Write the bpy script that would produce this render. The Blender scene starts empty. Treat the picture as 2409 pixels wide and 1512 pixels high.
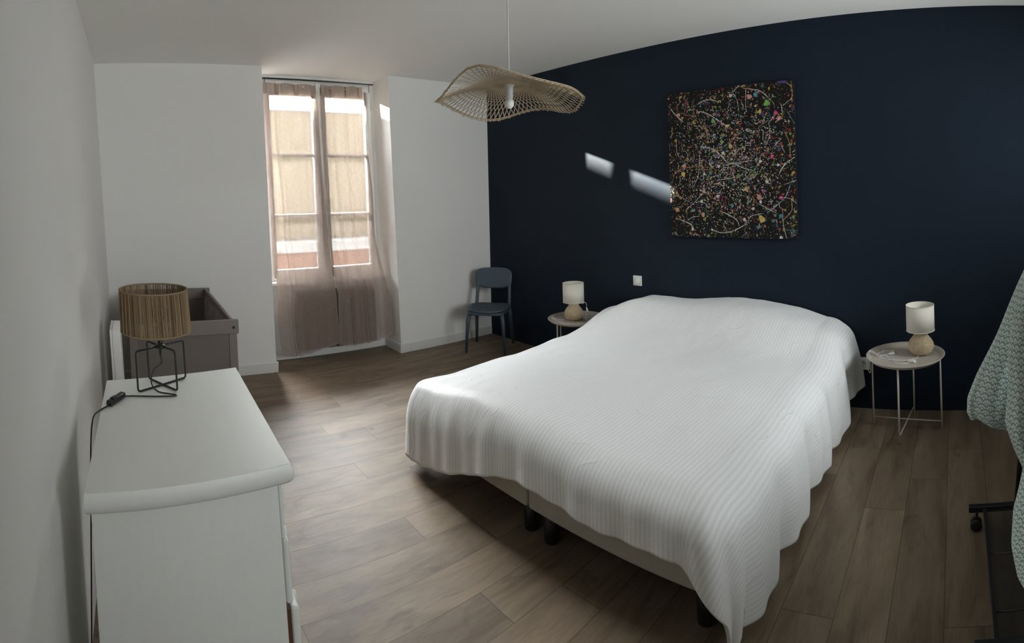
import bpy, bmesh, math, random
from mathutils import Vector, Matrix, noise
R = math.radians
random.seed(7)
S = bpy.context.scene
COL = S.collection

# ------------------------------------------------------------------ camera
W, H = 2409, 1512
F, CYP = 1237.7588, 434.3939           # cylinder radius and horizon row in pixels (the photo is a phone panorama)
cam_d = bpy.data.cameras.new('camera'); cam = bpy.data.objects.new('camera', cam_d); COL.objects.link(cam)
cam_d.type = 'PANO'
cam_d.panorama_type = 'CENTRAL_CYLINDRICAL'
cam_d.central_cylindrical_range_u_min = -(W / 2) / F
cam_d.central_cylindrical_range_u_max = (W / 2) / F
cam_d.central_cylindrical_range_v_min = -(H - CYP) / F
cam_d.central_cylindrical_range_v_max = CYP / F
cam_d.central_cylindrical_radius = 1.0
cam_d.clip_start = 0.01
cam.location = (0.8096, 0.0056, 1.523)
cam.rotation_euler = (R(90.779), R(1.331), R(-41.758))
S.camera = cam

# ------------------------------------------------------------------ world, sun, exposure
S.view_settings.view_transform = 'Standard'
S.view_settings.look = 'None'
S.view_settings.gamma = 1.0
S.view_settings.exposure = 0.32
SKY_LOW, SKY_HIGH, SUN_E, REAR_FILL = 1.20, 128.0, 430.0, 66.0
wd = bpy.data.worlds.new('sky'); S.world = wd; wd.use_nodes = True
wn = wd.node_tree; wn.nodes['Background'].inputs[0].default_value = (0.96, 0.975, 1.0, 1)
# hazy winter sky: pale near the horizon, much brighter high up on the sun's side of the street
_tc = wn.nodes.new('ShaderNodeTexCoord'); _sp = wn.nodes.new('ShaderNodeSeparateXYZ'); wn.links.new(_tc.outputs['Generated'], _sp.inputs[0])
def _mr(sock, a, b, c, d):
    n = wn.nodes.new('ShaderNodeMapRange'); n.interpolation_type = 'SMOOTHSTEP'; wn.links.new(sock, n.inputs[0])
    for i, v in enumerate((a, b, c, d)): n.inputs[i + 1].default_value = v
    return n.outputs[0]
_mu = wn.nodes.new('ShaderNodeMath'); _mu.operation = 'MULTIPLY'
wn.links.new(_mr(_sp.outputs[2], .22, .50, 0, SKY_HIGH), _mu.inputs[0]); wn.links.new(_mr(_sp.outputs[1], -.05, .3, 0, 1), _mu.inputs[1])
_ad = wn.nodes.new('ShaderNodeMath'); _ad.operation = 'ADD'; wn.links.new(_mu.outputs[0], _ad.inputs[0]); _ad.inputs[1].default_value = SKY_LOW
wn.links.new(_ad.outputs[0], wn.nodes['Background'].inputs[1])
sun_d = bpy.data.lights.new('sun', 'SUN'); sun_d.energy = SUN_E; sun_d.angle = R(1.1); sun_d.color = (1.0, 0.93, 0.82)
sun = bpy.data.objects.new('sun', sun_d); COL.objects.link(sun)
sun.rotation_euler = Vector((0.805, -1.0, -0.347)).to_track_quat('-Z', 'Y').to_euler()
S.cycles.max_bounces = 14; S.cycles.diffuse_bounces = 8; S.cycles.transparent_max_bounces = 24
S.cycles.transmission_bounces = 10
S.cycles.use_denoising = True
S.cycles.sample_clamp_indirect = 12.0
S.cycles.caustics_reflective = False; S.cycles.caustics_refractive = False

# daylight portal in the window opening (guides sampling, gives off nothing itself)
pd = bpy.data.lights.new('window_portal', 'AREA'); pd.shape = 'RECTANGLE'; pd.size = 1.25; pd.size_y = 1.95
pd.cycles.is_portal = True
po = bpy.data.objects.new('window_portal', pd); COL.objects.link(po); po.location = (2.62, 4.86, 1.68)
po.rotation_euler = (R(-90), 0, 0)
# fill light added at the made-up window behind the camera, to brighten the room
rd_ = bpy.data.lights.new('rear_fill_light', 'AREA'); rd_.shape = 'RECTANGLE'; rd_.size = 1.9; rd_.size_y = 1.3; rd_.energy = REAR_FILL; rd_.color = (.96, .98, 1.0)
ro = bpy.data.objects.new('rear_fill_light', rd_); COL.objects.link(ro); ro.location = (3.10, -1.42, 1.75); ro.rotation_euler = (R(90), 0, 0)

# ------------------------------------------------------------------ materials
def newmat(name):
    m = bpy.data.materials.new(name); m.use_nodes = True
    nt = m.node_tree; b = nt.nodes['Principled BSDF']
    return m, nt, b
def N(nt, t, **kw):
    n = nt.nodes.new(t)
    for k, v in kw.items(): setattr(n, k, v)
    return n
def L(nt, a, b): nt.links.new(a, b)
def rgb(c): return (c[0], c[1], c[2], 1)
def mat(name, c, rough=.6, var=.06, vscale=6, bump=0, bscale=200, metal=0, spec=.5, stretch=(1, 1, 1), sheen=0):
    m, nt, b = newmat(name)
    tc = N(nt, 'ShaderNodeTexCoord'); mp = N(nt, 'ShaderNodeMapping'); mp.inputs['Scale'].default_value = stretch
    L(nt, tc.outputs['Object'], mp.inputs[0])
    nz = N(nt, 'ShaderNodeTexNoise'); nz.inputs['Scale'].default_value = vscale; nz.inputs['Detail'].default_value = 4
    L(nt, mp.outputs[0], nz.inputs['Vector'])
    rp = N(nt, 'ShaderNodeMix', data_type='RGBA')
    rp.inputs[6].default_value = rgb([x * (1 - var) for x in c]); rp.inputs[7].default_value = rgb([min(1, x * (1 + var)) for x in c])
    L(nt, nz.outputs['Fac'], rp.inputs[0]); L(nt, rp.outputs[2], b.inputs['Base Color'])
    b.inputs['Roughness'].default_value = rough; b.inputs['Metallic'].default_value = metal
    b.inputs['Specular IOR Level'].default_value = spec
    if sheen: b.inputs['Sheen Weight'].default_value = sheen
    if bump:
        n2 = N(nt, 'ShaderNodeTexNoise'); n2.inputs['Scale'].default_value = bscale; n2.inputs['Detail'].default_value = 3
        L(nt, mp.outputs[0], n2.inputs['Vector'])
        bp = N(nt, 'ShaderNodeBump'); bp.inputs['Strength'].default_value = bump; bp.inputs['Distance'].default_value = .002
        L(nt, n2.outputs['Fac'], bp.inputs['Height']); L(nt, bp.outputs[0], b.inputs['Normal'])
    return m
def mathn(nt, op, a, b=None, clamp=False):
    n = N(nt, 'ShaderNodeMath', operation=op); n.use_clamp = clamp
    for i, v in enumerate((a, b)):
        if v is None: continue
        if isinstance(v, (int, float)): n.inputs[i].default_value = v
        else: L(nt, v, n.inputs[i])
    return n.outputs[0]

M = {}
M['white_wall'] = mat('white_wall_paint', (.86, .85, .83), .75, .012, 2, .15, 90)
M['ceiling'] = mat('ceiling_paint', (.92, .91, .88), .85, .01, 2, .1, 60)
M['blue_wall'] = mat('dark_blue_wall_paint', (.0105, .0175, .0290), .6, .04, 2.5, .25, 120, spec=.12)
M['trim'] = mat('white_trim_paint', (.80, .79, .77), .45, .01, 3)
M['dresser'] = mat('white_painted_wood', (.78, .785, .75), .42, .03, 9, .25, 40, stretch=(6, 1, 1))
M['dresser_in'] = mat('raw_brown_wood', (.10, .035, .02), .7, .2, 20)
M['bw_metal'] = mat('black_metal', (.012, .012, .013), .38, .05, 20)
M['bk_plastic'] = mat('black_plastic', (.01, .01, .011), .4, .05, 20)
M['chair'] = mat('blue_grey_plastic', (.060, .085, .115), .42, .03, 10, .1, 300)
M['crib'] = mat('grey_brown_painted_wood', (.19, .155, .14), .5, .06, 12, .1, 60)
M['crib_panel'] = mat('grey_brown_panel', (.135, .112, .10), .55, .06, 12)
M['radiator'] = mat('white_radiator_enamel', (.80, .79, .77), .35, .01, 3)
M['radiator_grey'] = mat('dark_grey_radiator_fin', (.10, .09, .085), .45, .01, 3)  # niche fins, darker than the white pipes and brackets
M['tray'] = mat('beige_painted_steel', (.50, .45, .39), .42, .03, 8)
M['boxspring'] = mat('beige_woven_upholstery', (.44, .41, .36), .9, .1, 150, .5, 500)
M['mattress'] = mat('white_mattress_cloth', (.7, .7, .68), .9, .03, 20)
M['legs_bed'] = mat('black_wood_leg', (.010, .010, .010), .4, .05, 20)
M['white_plastic'] = mat('white_plastic', (.80, .80, .78), .35, .01, 5)
M['grey_plastic'] = mat('pale_grey_plastic', (.55, .55, .54), .4, .01, 5)
M['dark'] = mat('dark_hole', (.02, .02, .02), .6, .05, 5)
M['chrome'] = mat('steel', (.6, .6, .6), .25, .02, 5, metal=1)
M['bamboo'] = mat('bamboo_strips', (.42, .33, .22), .6, .22, 35)
M['bulb'] = mat('opal_white_bulb', (.82, .81, .78), .3, .01, 5)
M['ext_ground'] = mat('grey_asphalt', (.25, .24, .23), .9, .1, 3)
M['canvas_black'] = mat('black_painted_canvas', (.008, .0075, .007), .7, .25, 9, .3, 300, spec=.2)

def glassmat(name, tint=(1, 1, 1), gl=.08):
    m = bpy.data.materials.new(name); m.use_nodes = True; nt = m.node_tree; nt.nodes.clear()
    o = N(nt, 'ShaderNodeOutputMaterial'); mx = N(nt, 'ShaderNodeMixShader'); t = N(nt, 'ShaderNodeBsdfTransparent'); g = N(nt, 'ShaderNodeBsdfGlossy')
    t.inputs[0].default_value = rgb(tint); g.inputs['Roughness'].default_value = .02
    fr = N(nt, 'ShaderNodeFresnel'); fr.inputs[0].default_value = 1.45
    L(nt, fr.outputs[0], mx.inputs[0]); L(nt, t.outputs[0], mx.inputs[1]); L(nt, g.outputs[0], mx.inputs[2]); L(nt, mx.outputs[0], o.inputs[0])
    return m
M['glass'] = glassmat('window_glass', (.96, .98, .97))
M['bulb_glass'] = glassmat('clear_bulb_glass', (.93, .93, .92))

def curtain_mat():
    m = bpy.data.materials.new('sheer_linen'); m.use_nodes = True; nt = m.node_tree; nt.nodes.clear()
    o = N(nt, 'ShaderNodeOutputMaterial')
    uv = N(nt, 'ShaderNodeUVMap')
    def thr(sx, sy, sc):
        mp = N(nt, 'ShaderNodeMapping'); mp.inputs['Scale'].default_value = (sx, sy, 1); L(nt, uv.outputs[0], mp.inputs[0])
        nz = N(nt, 'ShaderNodeTexNoise'); nz.inputs['Scale'].default_value = sc; nz.inputs['Detail'].default_value = 3; L(nt, mp.outputs[0], nz.inputs['Vector'])
        return nz.outputs['Fac']
    a = thr(1, 14, 22); b = thr(14, 1, 22)
    s = mathn(nt, 'ADD', a, b)
    fac = mathn(nt, 'MULTIPLY', mathn(nt, 'SUBTRACT', s, .70), 1.6, True)      # thread density 0..1
    dens = N(nt, 'ShaderNodeMapRange'); dens.inputs[3].default_value = .46; dens.inputs[4].default_value = .84; L(nt, fac, dens.inputs[0])
    hem = N(nt, 'ShaderNodeVertexColor'); hem.layer_name = 'hem'
    d2 = mathn(nt, 'MAXIMUM', dens.outputs[0], mathn(nt, 'MULTIPLY', hem.outputs[0], .93))
    col = N(nt, 'ShaderNodeMix', data_type='RGBA'); col.inputs[6].default_value = (.44, .345, .295, 1); col.inputs[7].default_value = (.35, .265, .225, 1); L(nt, fac, col.inputs[0])
    dif = N(nt, 'ShaderNodeBsdfDiffuse'); trl = N(nt, 'ShaderNodeBsdfTranslucent'); L(nt, col.outputs[2], dif.inputs[0]); L(nt, col.outputs[2], trl.inputs[0])
    m1 = N(nt, 'ShaderNodeMixShader'); m1.inputs[0].default_value = .12; L(nt, dif.outputs[0], m1.inputs[1]); L(nt, trl.outputs[0], m1.inputs[2])
    tr = N(nt, 'ShaderNodeBsdfTransparent'); m2 = N(nt, 'ShaderNodeMixShader')
    L(nt, d2, m2.inputs[0]); L(nt, tr.outputs[0], m2.inputs[1]); L(nt, m1.outputs[0], m2.inputs[2]); L(nt, m2.outputs[0], o.inputs[0])
    return m
M['curtain'] = curtain_mat()

def floor_mat():
    m, nt, b = newmat('oak_plank_floor')
    u1 = N(nt, 'ShaderNodeUVMap'); u1.uv_map = 'plank'      # metres in the plank: x along, y across
    u2 = N(nt, 'ShaderNodeUVMap'); u2.uv_map = 'grain'      # shifted per plank
    rn = N(nt, 'ShaderNodeVertexColor'); rn.layer_name = 'rand'
    def noise(sx, sy, sc, det=5, dist=0):
        mp = N(nt, 'ShaderNodeMapping'); mp.inputs['Scale'].default_value = (sx, sy, 1); L(nt, u2.outputs[0], mp.inputs[0])
        nz = N(nt, 'ShaderNodeTexNoise'); nz.inputs['Scale'].default_value = sc; nz.inputs['Detail'].default_value = det; nz.inputs['Distortion'].default_value = dist
        L(nt, mp.outputs[0], nz.inputs['Vector']); return nz.outputs['Fac']
    g1 = noise(1, 4.5, 1.6, 5, 1.0); g2 = noise(1, 11, 13, 9, .7); g3 = noise(1, 2.6, 3.0, 3, 1.2)
    cr = N(nt, 'ShaderNodeValToRGB'); L(nt, g1, cr.inputs[0])
    e = cr.color_ramp.elements
    e[0].position = .30; e[0].color = (.13, .092, .060, 1); e[1].position = .70; e[1].color = (.245, .184, .128, 1)
    x = e.new(.5); x.color = (.192, .142, .096, 1)
    mx = N(nt, 'ShaderNodeMix', data_type='RGBA', blend_type='MULTIPLY'); mx.inputs[0].default_value = 1.0
    r2 = N(nt, 'ShaderNodeMapRange'); r2.inputs[1].default_value = .3; r2.inputs[2].default_value = .7; r2.inputs[3].default_value = .86; r2.inputs[4].default_value = 1.10; L(nt, g2, r2.inputs[0])
    L(nt, cr.outputs[0], mx.inputs[6]); L(nt, r2.outputs[0], mx.inputs[7])
    # dark knots / smoky patches
    r3 = N(nt, 'ShaderNodeMapRange'); r3.inputs[1].default_value = .60; r3.inputs[2].default_value = .80; r3.inputs[3].default_value = 1.0; r3.inputs[4].default_value = .52; L(nt, g3, r3.inputs[0])
    my = N(nt, 'ShaderNodeMix', data_type='RGBA', blend_type='MULTIPLY'); my.inputs[0].default_value = 1.0; L(nt, mx.outputs[2], my.inputs[6]); L(nt, r3.outputs[0], my.inputs[7])
    r4 = N(nt, 'ShaderNodeMapRange'); r4.inputs[3].default_value = .86; r4.inputs[4].default_value = 1.12; L(nt, rn.outputs[0], r4.inputs[0])
    mz = N(nt, 'ShaderNodeMix', data_type='RGBA', blend_type='MULTIPLY'); mz.inputs[0].default_value = 1.0; L(nt, my.outputs[2], mz.inputs[6]); L(nt, r4.outputs[0], mz.inputs[7])
    # seam: distance to the plank edge
    sp = N(nt, 'ShaderNodeSeparateXYZ'); L(nt, u1.outputs[0], sp.inputs[0])
    dx = mathn(nt, 'MINIMUM', sp.outputs[0], mathn(nt, 'SUBTRACT', 1.19, sp.outputs[0]))
    dy = mathn(nt, 'MINIMUM', sp.outputs[1], mathn(nt, 'SUBTRACT', .192, sp.outputs[1]))
    dd = mathn(nt, 'MINIMUM', dx, dy)
    sm = N(nt, 'ShaderNodeMapRange'); sm.inputs[1].default_value = .0008; sm.inputs[2].default_value = .0020; sm.inputs[3].default_value = .42; sm.inputs[4].default_value = 1.0; L(nt, dd, sm.inputs[0])
    mw = N(nt, 'ShaderNodeMix', data_type='RGBA', blend_type='MULTIPLY'); mw.inputs[0].default_value = 1.0; L(nt, mz.outputs[2], mw.inputs[6]); L(nt, sm.outputs[0], mw.inputs[7])
    L(nt, mw.outputs[2], b.inputs['Base Color'])
    rr = N(nt, 'ShaderNodeMapRange'); b.inputs['Specular IOR Level'].default_value = .34; rr.inputs[3].default_value = .50; rr.inputs[4].default_value = .60; L(nt, g2, rr.inputs[0]); L(nt, rr.outputs[0], b.inputs['Roughness'])
    bp = N(nt, 'ShaderNodeBump'); bp.inputs['Strength'].default_value = .25; bp.inputs['Distance'].default_value = .001
    hh = mathn(nt, 'ADD', sm.outputs[0], mathn(nt, 'MULTIPLY', g2, .3)); L(nt, hh, bp.inputs['Height']); L(nt, bp.outputs[0], b.inputs['Normal'])
    return m
M['floor'] = floor_mat()

def duvet_mat():
    m, nt, b = newmat('white_satin_stripe_cotton')
    uv = N(nt, 'ShaderNodeUVMap'); sp = N(nt, 'ShaderNodeSeparateXYZ'); L(nt, uv.outputs[0], sp.inputs[0])
    s = mathn(nt, 'SINE', mathn(nt, 'MULTIPLY', sp.outputs[1], 2 * math.pi / .0185))
    st = N(nt, 'ShaderNodeMapRange'); st.inputs[1].default_value = -.35; st.inputs[2].default_value = .35; L(nt, s, st.inputs[0])
    c = N(nt, 'ShaderNodeMix', data_type='RGBA'); c.inputs[6].default_value = (.735, .74, .75, 1); c.inputs[7].default_value = (.82, .82, .82, 1); L(nt, st.outputs[0], c.inputs[0])
    L(nt, c.outputs[2], b.inputs['Base Color'])
    rr = N(nt, 'ShaderNodeMapRange'); rr.inputs[3].default_value = .75; rr.inputs[4].default_value = .45; L(nt, st.outputs[0], rr.inputs[0]); L(nt, rr.outputs[0], b.inputs['Roughness'])
    b.inputs['Specular IOR Level'].default_value = .3
    b.inputs['Sheen Weight'].default_value = .15
    # fine crumple
    nz = N(nt, 'ShaderNodeTexNoise'); nz.inputs['Scale'].default_value = 6; nz.inputs['Detail'].default_value = 5; nz.inputs['Distortion'].default_value = .25; nz.inputs['Roughness'].default_value=.55
    mp = N(nt, 'ShaderNodeMapping'); mp.inputs['Scale'].default_value = (1, 1.4, 1); L(nt, uv.outputs[0], mp.inputs[0]); L(nt, mp.outputs[0], nz.inputs['Vector'])
    # sharp creases: ridged noise
    n3 = N(nt, 'ShaderNodeTexNoise'); n3.inputs['Scale'].default_value = 2.6; n3.inputs['Detail'].default_value = 2; n3.inputs['Distortion'].default_value = .8; L(nt, mp.outputs[0], n3.inputs['Vector'])
    rdg = mathn(nt, 'SUBTRACT', 1.0, mathn(nt, 'MULTIPLY', mathn(nt, 'ABSOLUTE', mathn(nt, 'SUBTRACT', n3.outputs['Fac'], .5)), 60), True)
    n4 = N(nt, 'ShaderNodeTexNoise'); n4.inputs['Scale'].default_value = 5.5; L(nt, uv.outputs[0], n4.inputs['Vector'])
    gate = mathn(nt, 'MULTIPLY', mathn(nt, 'SUBTRACT', n4.outputs['Fac'], .53), 8, True)
    cre = mathn(nt, 'MULTIPLY', rdg, gate)
    n5 = N(nt, 'ShaderNodeTexNoise'); n5.inputs['Scale'].default_value = 420; L(nt, uv.outputs[0], n5.inputs['Vector'])
    hh = mathn(nt, 'ADD', mathn(nt, 'ADD', mathn(nt, 'MULTIPLY', nz.outputs['Fac'], 3.4), mathn(nt, 'MULTIPLY', cre, 1.5)), mathn(nt, 'MULTIPLY', n5.outputs['Fac'], .10))
    bp = N(nt, 'ShaderNodeBump'); bp.inputs['Strength'].default_value = .42; bp.inputs['Distance'].default_value = .004
    L(nt, hh, bp.inputs['Height']); L(nt, bp.outputs[0], b.inputs['Normal'])
    return m
M['duvet'] = duvet_mat()

def petal_mat():
    m, nt, b = newmat('green_petal_print')
    uv = N(nt, 'ShaderNodeUVMap'); sp = N(nt, 'ShaderNodeSeparateXYZ'); L(nt, uv.outputs[0], sp.inputs[0])
    def layer(ou, ov):
        cw, ch = .034, .041
        u = mathn(nt, 'ADD', mathn(nt, 'DIVIDE', sp.outputs[0], cw), ou); v = mathn(nt, 'ADD', mathn(nt, 'DIVIDE', sp.outputs[1], ch), ov)
        x = mathn(nt, 'MULTIPLY', mathn(nt, 'SUBTRACT', mathn(nt, 'FRACT', u), .5), cw)
        y = mathn(nt, 'MULTIPLY', mathn(nt, 'SUBTRACT', mathn(nt, 'FRACT', v), .22), ch)
        r = mathn(nt, 'SQRT', mathn(nt, 'ADD', mathn(nt, 'MULTIPLY', x, x), mathn(nt, 'MULTIPLY', y, y)))
        th = mathn(nt, 'ARCTAN2', x, y)
        st = R(33)
        ph = mathn(nt, 'SUBTRACT', th, mathn(nt, 'MULTIPLY', mathn(nt, 'ROUND', mathn(nt, 'DIVIDE', th, st)), st))
        arc = mathn(nt, 'MULTIPLY', mathn(nt, 'ABSOLUTE', ph), r)
        wid = mathn(nt, 'MULTIPLY', mathn(nt, 'SUBTRACT', r, .0030), .225)
        a = mathn(nt, 'LESS_THAN', arc, wid)
        bb = mathn(nt, 'MULTIPLY', mathn(nt, 'LESS_THAN', r, .0165), mathn(nt, 'GREATER_THAN', r, .0065))
        c = mathn(nt, 'LESS_THAN', mathn(nt, 'ABSOLUTE', th), R(82))
        dot = mathn(nt, 'LESS_THAN', r, .0034)
        return mathn(nt, 'MAXIMUM', mathn(nt, 'MULTIPLY', mathn(nt, 'MULTIPLY', a, bb), c), dot)
    f = mathn(nt, 'MAXIMUM', layer(0, 0), layer(.5, .5))
    c = N(nt, 'ShaderNodeMix', data_type='RGBA'); c.inputs[6].default_value = (.25, .355, .33, 1); c.inputs[7].default_value = (.92, .93, .90, 1); L(nt, f, c.inputs[0])
    L(nt, c.outputs[2], b.inputs['Base Color']); b.inputs['Roughness'].default_value = .85; b.inputs['Specular IOR Level'].default_value = .2
    nz = N(nt, 'ShaderNodeTexNoise'); nz.inputs['Scale'].default_value = 30; nz.inputs['Detail'].default_value = 4; L(nt, uv.outputs[0], nz.inputs['Vector'])
    bp = N(nt, 'ShaderNodeBump'); bp.inputs['Strength'].default_value = .5; bp.inputs['Distance'].default_value = .004; L(nt, nz.outputs['Fac'], bp.inputs['Height']); L(nt, bp.outputs[0], b.inputs['Normal'])
    return m
M['petal'] = petal_mat()

def jute_mat():
    m, nt, b = newmat('jute_string')
    at = N(nt, 'ShaderNodeVertexColor'); at.layer_name = 'rand'
    cr = N(nt, 'ShaderNodeValToRGB'); L(nt, at.outputs[0], cr.inputs[0]); e = cr.color_ramp.elements
    e[0].color = (.115, .073, .042, 1); e[1].color = (.40, .285, .18, 1)
    L(nt, cr.outputs[0], b.inputs['Base Color']); b.inputs['Roughness'].default_value = .9
    b.inputs['Specular IOR Level'].default_value = .15
    return m
M['jute'] = jute_mat()
def shade_mat():
    m, nt, b = newmat('cream_linen_shade')
    b.inputs['Base Color'].default_value = (.72, .68, .60, 1); b.inputs['Roughness'].default_value = .9
    b.inputs['Transmission Weight'].default_value = 0
    tc = N(nt, 'ShaderNodeTexCoord'); mp = N(nt, 'ShaderNodeMapping'); mp.inputs['Scale'].default_value = (1, 1, 4); L(nt, tc.outputs['Object'], mp.inputs[0])
    nz = N(nt, 'ShaderNodeTexNoise'); nz.inputs['Scale'].default_value = 90; L(nt, mp.outputs[0], nz.inputs['Vector'])
    rp = N(nt, 'ShaderNodeMix', data_type='RGBA'); rp.inputs[6].default_value = (.66, .62, .54, 1); rp.inputs[7].default_value = (.78, .75, .67, 1)
    L(nt, nz.outputs['Fac'], rp.inputs[0]); L(nt, rp.outputs[2], b.inputs['Base Color'])
    return m
M['shade'] = shade_mat()
def paint_mat():
    m, nt, b = newmat('splattered_paint')
    at = N(nt, 'ShaderNodeVertexColor'); at.layer_name = 'paint'
    L(nt, at.outputs[0], b.inputs['Base Color']); b.inputs['Roughness'].default_value = .4
    return m
M['paint'] = paint_mat()
def stone_mat():
    m, nt, b = newmat('ochre_rubble_stone')
    tc = N(nt, 'ShaderNodeTexCoord'); vo = N(nt, 'ShaderNodeTexVoronoi'); vo.inputs['Scale'].default_value = 4.5; mp = N(nt, 'ShaderNodeMapping'); mp.inputs['Scale'].default_value = (1, 1, 1.8)
    L(nt, tc.outputs['Object'], mp.inputs[0]); L(nt, mp.outputs[0], vo.inputs['Vector'])
    cr = N(nt, 'ShaderNodeValToRGB'); L(nt, vo.outputs['Color'], cr.inputs[0]); e = cr.color_ramp.elements
    e[0].color = (.34, .28, .18, 1); e[1].color = (.50, .44, .34, 1)
    L(nt, cr.outputs[0], b.inputs['Base Color']); b.inputs['Roughness'].default_value = .95
    return m
M['stone'] = stone_mat()
M['roof'] = mat('slate_roof', (.20, .20, .21), .8, .15, 12)
M['ledge'] = mat('pale_zinc_ledge', (.62, .63, .64), .5, .05, 6)
M['rust'] = mat('red_brown_render', (.22, .115, .085), .9, .12, 4)
def mesh_mat():
    m = bpy.data.materials.new('black_wire_mesh'); m.use_nodes = True; nt = m.node_tree; nt.nodes.clear()
    o = N(nt, 'ShaderNodeOutputMaterial'); mx = N(nt, 'ShaderNodeMixShader'); t = N(nt, 'ShaderNodeBsdfTransparent'); d = N(nt, 'ShaderNodeBsdfPrincipled')
    d.inputs['Base Color'].default_value = (.012, .012, .012, 1)
    tc = N(nt, 'ShaderNodeTexCoord'); sp = N(nt, 'ShaderNodeSeparateXYZ'); L(nt, tc.outputs['Object'], sp.inputs[0])
    def ln(a):
        return mathn(nt, 'LESS_THAN', mathn(nt, 'FRACT', mathn(nt, 'DIVIDE', a, .006)), .17)
    f = mathn(nt, 'MAXIMUM', ln(mathn(nt, 'ADD', sp.outputs[0], sp.outputs[1])), ln(mathn(nt, 'SUBTRACT', sp.outputs[0], sp.outputs[1])))
    L(nt, f, mx.inputs[0]); L(nt, t.outputs[0], mx.inputs[1]); L(nt, d.outputs[0], mx.inputs[2]); L(nt, mx.outputs[0], o.inputs[0])
    return m
M['wire'] = mesh_mat()

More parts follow.
